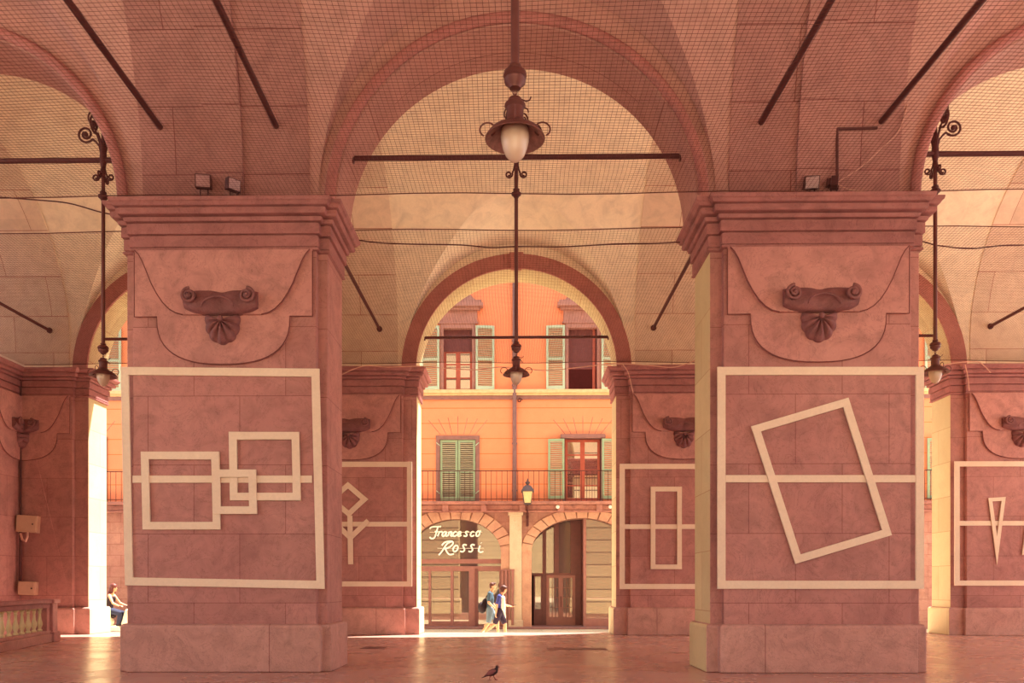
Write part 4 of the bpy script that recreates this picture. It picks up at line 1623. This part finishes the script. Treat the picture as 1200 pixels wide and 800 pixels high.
def person(base, label, J, shirt, shorts, hair, hairstyle, shoes, sleeve='short'):
    """J: joints in metres relative to base; +x is the walking direction, +y away from the viewer"""
    bx = Vector(base)
    root = empty('person', base, label, 'person', None)
    G = {k: bx + Vector(v) for k, v in J.items()}
    b = MB()
    k = J.get('scale', 1.0) if isinstance(J.get('scale'), float) else 1.0
    # torso
    sh = (G['shl'] + G['shr']) / 2
    hp = (G['hipl'] + G['hipr']) / 2
    ch = hp.lerp(sh, .68)
    ws = hp.lerp(sh, .34)
    for sg in (-1, 1):
        off = Vector((0, sg * .065, 0))
        b.capsule(hp + off, .105, ws + off * .8, .098, 14)
        b.capsule(ws + off * .8, .098, ch + off * 1.1, .112, 14)
        b.capsule(ch + off * 1.1, .112, sh + off * 1.2 - Vector((0, 0, .06)), .085, 14)
    b.capsule(G['shl'] - Vector((0, 0, .02)), .058, G['shr'] - Vector((0, 0, .02)), .058, 14)
    nk = G['head'] - Vector((.015, 0, .10))
    b.capsule(sh + Vector((0, 0, .0)), .065, nk, .055, 14)
    Mh = head_parts(b, G['head'], G['look'] - bx)
    for sd in 'lr':
        limb(b, [G['hip' + sd], G['kn' + sd], G['an' + sd]], [.098, .058, .040])
        cv = G['kn' + sd].lerp(G['an' + sd], .3) - Vector((.018, 0, 0))
        b.ball(cv, (.052, .05, .09), 12, 8)
        b.capsule(G['an' + sd] - Vector((.03, 0, .03)), .04, G['toe' + sd], .03, 12)
        limb(b, [G['sh' + sd], G['el' + sd], G['wr' + sd]], [.055, .042, .028])
        pdv = (G['wr' + sd] - G['el' + sd]).normalized()
        fingers(b, G['wr' + sd], pdv, G['curl' + sd] - bx, -1 if sd == 'l' else 1)
    fused(b, 'body', M['skin'], root, .0075)
    face_bits(Mh, root, hair)
    # shirt
    s_ = MB()
    for sg in (-1, 1):
        off = Vector((0, sg * .065, 0))
        s_.capsule(hp + off * .95 + Vector((0, 0, .03)), .122, ws + off * .85, .118, 14)
        s_.capsule(ws + off * .85, .116, ch + off * 1.1, .128, 14)
        s_.capsule(ch + off * 1.1, .128, sh + off * 1.2 - Vector((0, 0, .055)), .099, 14)
    s_.capsule(G['shl'] - Vector((0, 0, .015)), .070, G['shr'] - Vector((0, 0, .015)), .070, 14)
    s_.capsule(sh, .082, sh + Vector((0, 0, .02)), .080, 14)
    for sd in 'lr':
        e = G['sh' + sd].lerp(G['el' + sd], .72)
        s_.capsule(G['sh' + sd], .074, e, .064, 14)
    so = fused(s_, 'shirt', shirt, root, .012)
    # shorts
    t = MB()
    for sd in 'lr':
        t.capsule(G['hip' + sd] + Vector((0, 0, .05)), .125, G['hip' + sd], .125, 14)
        t.capsule(G['hip' + sd], .122, G['hip' + sd].lerp(G['kn' + sd], .82), .088, 14)
    t.capsule(G['hipl'], .12, G['hipr'], .12, 14)
    fused(t, 'shorts', shorts, root, .012)
    for sd in 'lr':
        f = MB()
        f.capsule(G['an' + sd] - Vector((.035, 0, .035)), .052, G['toe' + sd] + Vector((.01, 0, .0)), .042, 12)
        f.capsule(G['an' + sd], .050, G['an' + sd] - Vector((.01, 0, .04)), .052, 12)
        fused(f, 'shoe', shoes, root, .012)
    h = MB()
    if hairstyle == 'quiff':
        h.ball((-.022, 0, .055), (.100, .084, .085), 18, 12, M=Mh)
        h.ball((.045, 0, .115), (.062, .060, .034), 14, 8, M=Mh)
        h.ball((-.06, 0, .0), (.055, .072, .07), 14, 8, M=Mh)
    else:
        h.ball((-.020, 0, .052), (.108, .090, .090), 18, 12, M=Mh)
        h.ball((-.055, 0, -.02), (.070, .086, .085), 14, 10, M=Mh)
        h.ball((.05, 0, .095), (.055, .068, .03), 14, 8, M=Mh)
        for sg in (-1, 1):
            h.ball((.0, sg * .075, -.02), (.045, .022, .075), 12, 8, M=Mh)
    fused(h, 'hair', hair, root, .010, 2)
    return root, G, so


YA = 26.3
gx = at(586, 740, YA).x
gb = (gx, YA, GZ)
girl = dict(hipl=(-.02, .085, .90), hipr=(-.02, -.085, .90), shl=(.045, .17, 1.40), shr=(-.02, -.17, 1.40), head=(.115, 0, 1.625), look=(1, -.05, -.32),
            knl=(.16, .09, .50), anl=(.17, .09, .09), toel=(.30, .09, .035), knr=(-.17, -.09, .50), anr=(-.50, -.09, .25), toer=(-.42, -.09, .12),
            ell=(.12, .22, 1.12), wrl=(.33, .14, 1.08), curll=(.2, -.2, 1), elr=(-.10, -.24, 1.11), wrr=(-.13, -.25, .87), curlr=(1, .2, 0))
r1, G1, s1 = person(gb, 'person in a blue and white shirt and dark shorts walking right, holding a phone', girl, M['blue_shirt'], M['navy_shorts'], M['hair_brown'], 'bob', M['shoe'])
# white front panel of the shirt
vst = MB()
vst.capsule(G1['shr'] + Vector((.115, .02, -.05)), .075, G1['hipr'] + Vector((.115, -.02, .12)), .085)
vst.capsule(G1['shl'] + Vector((.055, -.04, -.06)), .06, G1['hipl'] + Vector((.125, -.02, .08)), .075)
vst.capsule(G1['hipl'] + Vector((.11, .02, .10)), .08, G1['hipl'] + Vector((.15, .05, -.20)), .06)
fused(vst, 'white_front', M['white_cloth'], s1, .012)
ph = empty('phone', G1['wrl'] + Vector((.13, -.01, .03)), 'dark phone held in the hand of the person in blue', 'phone')
MB().box(-.07, .07, -.035, .035, -.005, .005, 0, Matrix.Translation(G1['wrl'] + Vector((.13, -.02, .036))) @ Matrix.Rotation(R(-12), 4, 'Y')).build('body', M['phone'], ph, bevel=.003)

YM = 26.95
mx_ = at(574.5, 740, YM).x
mb_ = (mx_, YM, GZ)
man = dict(hipl=(.0, .09, .93), hipr=(.0, -.09, .93), shl=(.03, .20, 1.49), shr=(-.01, -.20, 1.49), head=(.085, 0, 1.72), look=(1, .1, -.05),
           knl=(.24, .10, .54), anl=(.26, .10, .10), toel=(.40, .10, .04), knr=(-.06, -.10, .50), anr=(-.30, -.10, .15), toer=(-.18, -.10, .06),
           ell=(.06, .27, 1.18), wrl=(.22, .25, .98), curll=(1, -.2, .3), elr=(-.04, -.27, 1.19), wrr=(.14, -.25, 1.02), curlr=(.3, .3, 1))
r2, G2, s2 = person(mb_, 'man with short dark hair and grey shorts walking right, carrying a black shoulder bag', man, M['teal_shirt'], M['grey_shorts'], M['hair_brown'], 'quiff', M['shoe'])
bc = Vector(mb_) + Vector((-.27, -.02, 1.02))
bag = empty('shoulder_bag', bc, 'round black shoulder bag hanging behind the man', 'bag')
bm_ = MB().ball(bc, (.14, .17, .20), 18, 12)
bm_.capsule(bc + Vector((.08, 0, .08)), .10, bc + Vector((.10, 0, .22)), .09)
fused(bm_, 'pouch', M['black'], bag, .015)
MB().tube([bc + Vector((.02, -.1, .16)), Vector(mb_) + Vector((-.12, -.16, 1.38)), Vector(mb_) + Vector((-.01, -.13, 1.57)), Vector(mb_) + Vector((.10, -.06, 1.46)), Vector(mb_) + Vector((.14, .04, 1.25))], .018, 6).build('strap', M['black'], bag, smooth=True)

# ------------------------------------------------------------------ woman on a scooter, left
YW = 27.2
wx = at(138.5, 740, YW).x
wb = Vector((wx, YW, GZ))
sc_ = empty('motor_scooter', wb, 'cream motor scooter ridden by the woman at the far left', 'scooter')
S = lambda x, y, z: wb + Vector((x, y, z))
m_ = MB()
m_.capsule(S(-.75, 0, .58), .14, S(-.30, 0, .55), .16, 16)
m_.capsule(S(-.70, 0, .48), .15, S(-.38, 0, .40), .15, 16)
m_.capsule(S(-.30, 0, .34), .10, S(.18, 0, .30), .09, 14)
m_.capsule(S(.22, -.08, .34), .10, S(.36, -.06, .88), .10, 14)
m_.capsule(S(.22, .08, .34), .10, S(.36, .06, .88), .10, 14)
m_.capsule(S(.40, 0, .52), .09, S(.56, 0, .50), .07, 14)
fused(m_, 'fairing', M['scooter'], sc_, .02)
for xx in (-.62, .52):
    tw = MB().lathe([(.15, -.04), (.19, -.06), (.235, -.045), (.25, 0), (.235, .045), (.19, .06), (.15, .04)], n=28, M=Matrix.Translation(S(xx, 0, .25)) @ Matrix.Rotation(PI / 2, 4, 'X')).build('wheel', M['rubber'], sc_, smooth=True)
    MB().lathe([(0, -.04), (.05, -.05), (.15, -.03), (.155, 0), (.15, .03), (.05, .05), (0, .04)], n=20, M=Matrix.Translation(S(xx, 0, .25)) @ Matrix.Rotation(PI / 2, 4, 'X')).build('hub', M['scooter'], tw, smooth=True)
m_ = MB().capsule(S(-.72, 0, .74), .09, S(-.15, 0, .74), .085, 14)
fused(m_, 'seat', M['black'], sc_, .02)
MB().tube([S(.38, 0, .92), S(.30, 0, 1.06), S(.27, -.14, 1.08), S(.20, -.30, 1.06)], .02, 8).tube([S(.30, 0, 1.06), S(.27, .14, 1.08), S(.20, .30, 1.06)], .02, 8).build('handlebar', M['iron'], sc_, smooth=True)
MB().ball(S(.44, 0, .98), (.07, .09, .09), 14, 10).build('headlight', M['lantern_glass'], sc_, smooth=True)

wroot = empty('person', wb, 'auburn-haired woman in a dark top and jeans riding a cream scooter', 'person')
b = MB()
hp, shv = S(-.34, 0, .92), S(-.22, 0, 1.42)
for sg in (-1, 1):
    o_ = Vector((0, sg * .07, 0))
    b.capsule(hp + o_, .11, hp.lerp(shv, .4) + o_ * .8, .09)
    b.capsule(hp.lerp(shv, .4) + o_ * .8, .09, shv + o_ - Vector((0, 0, .06)), .09)
    b.capsule(hp + o_ * 1.2, .10, S(.12, sg * .13, .82), .065)
    b.capsule(S(.12, sg * .13, .82), .06, S(.06, sg * .13, .46), .045)
    b.capsule(S(.04, sg * .13, .43), .04, S(.18, sg * .13, .405), .03)
    b.capsule(shv + Vector((0, sg * .16, 0)), .05, S(-.06, sg * .24, 1.16), .038)
    b.capsule(S(-.06, sg * .24, 1.16), .038, S(.14, sg * .26, 1.08), .027)
    fingers(b, S(.14, sg * .26, 1.08), (1, 0, 0), (.2, 0, -1), sg, .9)
b.capsule(shv + Vector((0, .14, 0)), .05, shv + Vector((0, -.14, 0)), .05)
b.capsule(shv, .055, shv + Vector((.05, 0, .13)), .05)
Mh = head_parts(b, shv + Vector((.08, 0, .25)), (1, -.1, -.12), .97)
fused(b, 'body', M['skin'], wroot, .0085)
face_bits(Mh, wroot, M['hair_auburn'])
t = MB()
for sg in (-1, 1):
    o_ = Vector((0, sg * .07, 0))
    t.capsule(hp + o_ + Vector((0, 0, .06)), .118, hp.lerp(shv, .4) + o_ * .8, .102)
    t.capsule(hp.lerp(shv, .4) + o_ * .8, .102, shv + o_ - Vector((0, 0, .08)), .102)
fused(t, 'top', M['black'], wroot, .014)
t = MB()
for sg in (-1, 1):
    o_ = Vector((0, sg * .07, 0))
    t.capsule(hp + o_, .125, hp + o_ + Vector((0, 0, .05)), .12)
    t.capsule(hp + o_ * 1.2, .118, S(.12, sg * .13, .82), .078)
    t.capsule(S(.12, sg * .13, .82), .076, S(.06, sg * .13, .48), .058)
fused(t, 'jeans', M['jeans'], wroot, .014)
for sg in (-1, 1):
    t = MB().capsule(S(.03, sg * .13, .435), .05, S(.20, sg * .13, .41), .038)
    fused(t, 'shoe', M['black'], wroot, .012)
h = MB()
h.ball((-.028, 0, .060), (.122, .104, .100), 18, 12, M=Mh)
h.ball((-.085, 0, -.06), (.075, .092, .13), 14, 10, M=Mh)
h.ball((-.11, 0, -.20), (.085, .10, .15), 14, 10, M=Mh)
for sg in (-1, 1):
    h.ball((-.01, sg * .078, -.07), (.045, .022, .12), 12, 8, M=Mh)
fused(h, 'hair', M['hair_auburn'], wroot, .011, 2)

# ------------------------------------------------------------------ pigeon
YP = CAMZ * F / (796.5 - PY0)
pp = at(577, 796.5, YP)
pp.z = 0
rp = empty('pigeon', pp, 'dark pigeon walking right across the polished floor in the foreground', 'pigeon')
Q = lambda x, y, z: pp + Vector((x, y, z))
b = MB()
b.ball((0, 0, 0), (.085, .05, .052), 18, 12, M=Matrix.Translation(Q(.0, 0, .115)) @ Matrix.Rotation(R(-24), 4, 'Y'))
b.capsule(Q(.045, 0, .135), .042, Q(.068, 0, .185), .024)
b.ball(Q(.072, 0, .207), (.025, .02, .021), 14, 10)
b.capsule(Q(-.06, 0, .09), .032, Q(-.11, 0, .066), .016)
fused(b, 'body', M['pigeon_dark'], rp, .006)
MB().lathe([(.008, 0), (.005, .014), (0, .026)], n=10, M=Matrix.Translation(Q(.093, 0, .203)) @ Matrix.Rotation(R(105), 4, 'Y')).build('beak', M['pigeon_leg'], rp, smooth=True)
for sg in (-1, 1):
    wv = MB().ball((0, 0, 0), (.085, .014, .036), 16, 10, M=Matrix.Translation(Q(-.02, sg * .045, .118)) @ Matrix.Rotation(R(-26), 4, 'Y'))
    wv.capsule(Q(-.07, sg * .04, .092), .018, Q(-.125, sg * .02, .068), .007)
    fused(wv, 'wing', M['pigeon_mid'], rp, .006)
    MB().ball(Q(.080, sg * .018, .210), .004, 8, 6).build('eye', M['pigeon_leg'], rp, smooth=True)
tl = MB().prism([(-.09, .075), (-.165, .038), (-.172, .030), (-.16, .028), (-.08, .058)], -.022, .022, 0, Matrix.Translation(pp))
tl.build('tail', M['pigeon_dark'], rp, bevel=.004)
for sg, kx, fx_ in ((-1, -.03, -.045), (1, .03, .05)):
    l = MB()
    l.tube([Q(kx * .6, sg * .022, .085), Q(kx - .008, sg * .022, .045), Q(fx_, sg * .022, .008)], [.012, .006, .005], 8)
    for a in (-30, 0, 30, 180):
        l.tube([Q(fx_, sg * .022, .006), Q(fx_ + .03 * math.cos(R(a)), sg * .022 + .03 * math.sin(R(a)), .004)], [.005, .003], 6)
    l.build('leg', M['pigeon_leg'], rp, smooth=True)

# ------------------------------------------------------------------ light
wd = bpy.data.worlds.new('sky')
scene.world = wd
wd.use_nodes = True
nt = wd.node_tree
bg = nt.nodes['Background']
bg.inputs[0].default_value = (.94, .98, 1.02, 1)
bg.inputs[1].default_value = 1.95
sd = bpy.data.lights.new('sun', 'SUN')
so = bpy.data.objects.new('sun', sd)
COL.objects.link(so)
sd.energy = 22
sd.angle = R(.6)
sd.color = (1, .96, .86)
el, az = R(66), R(60)
v = Vector((math.sin(az) * math.cos(el), math.cos(az) * math.cos(el), math.sin(el)))
so.rotation_euler = v.to_track_quat('Z', 'Y').to_euler()
so.location = v * 40

scene.view_settings.view_transform = 'Standard'
scene.view_settings.look = 'None'
scene.view_settings.exposure = 0.16
scene.view_settings.gamma = 1
scene.view_settings.use_curve_mapping = False
scene.cycles.use_denoising = True
scene.cycles.max_bounces = 12
scene.cycles.diffuse_bounces = 6
scene.cycles.sample_clamp_indirect = 8
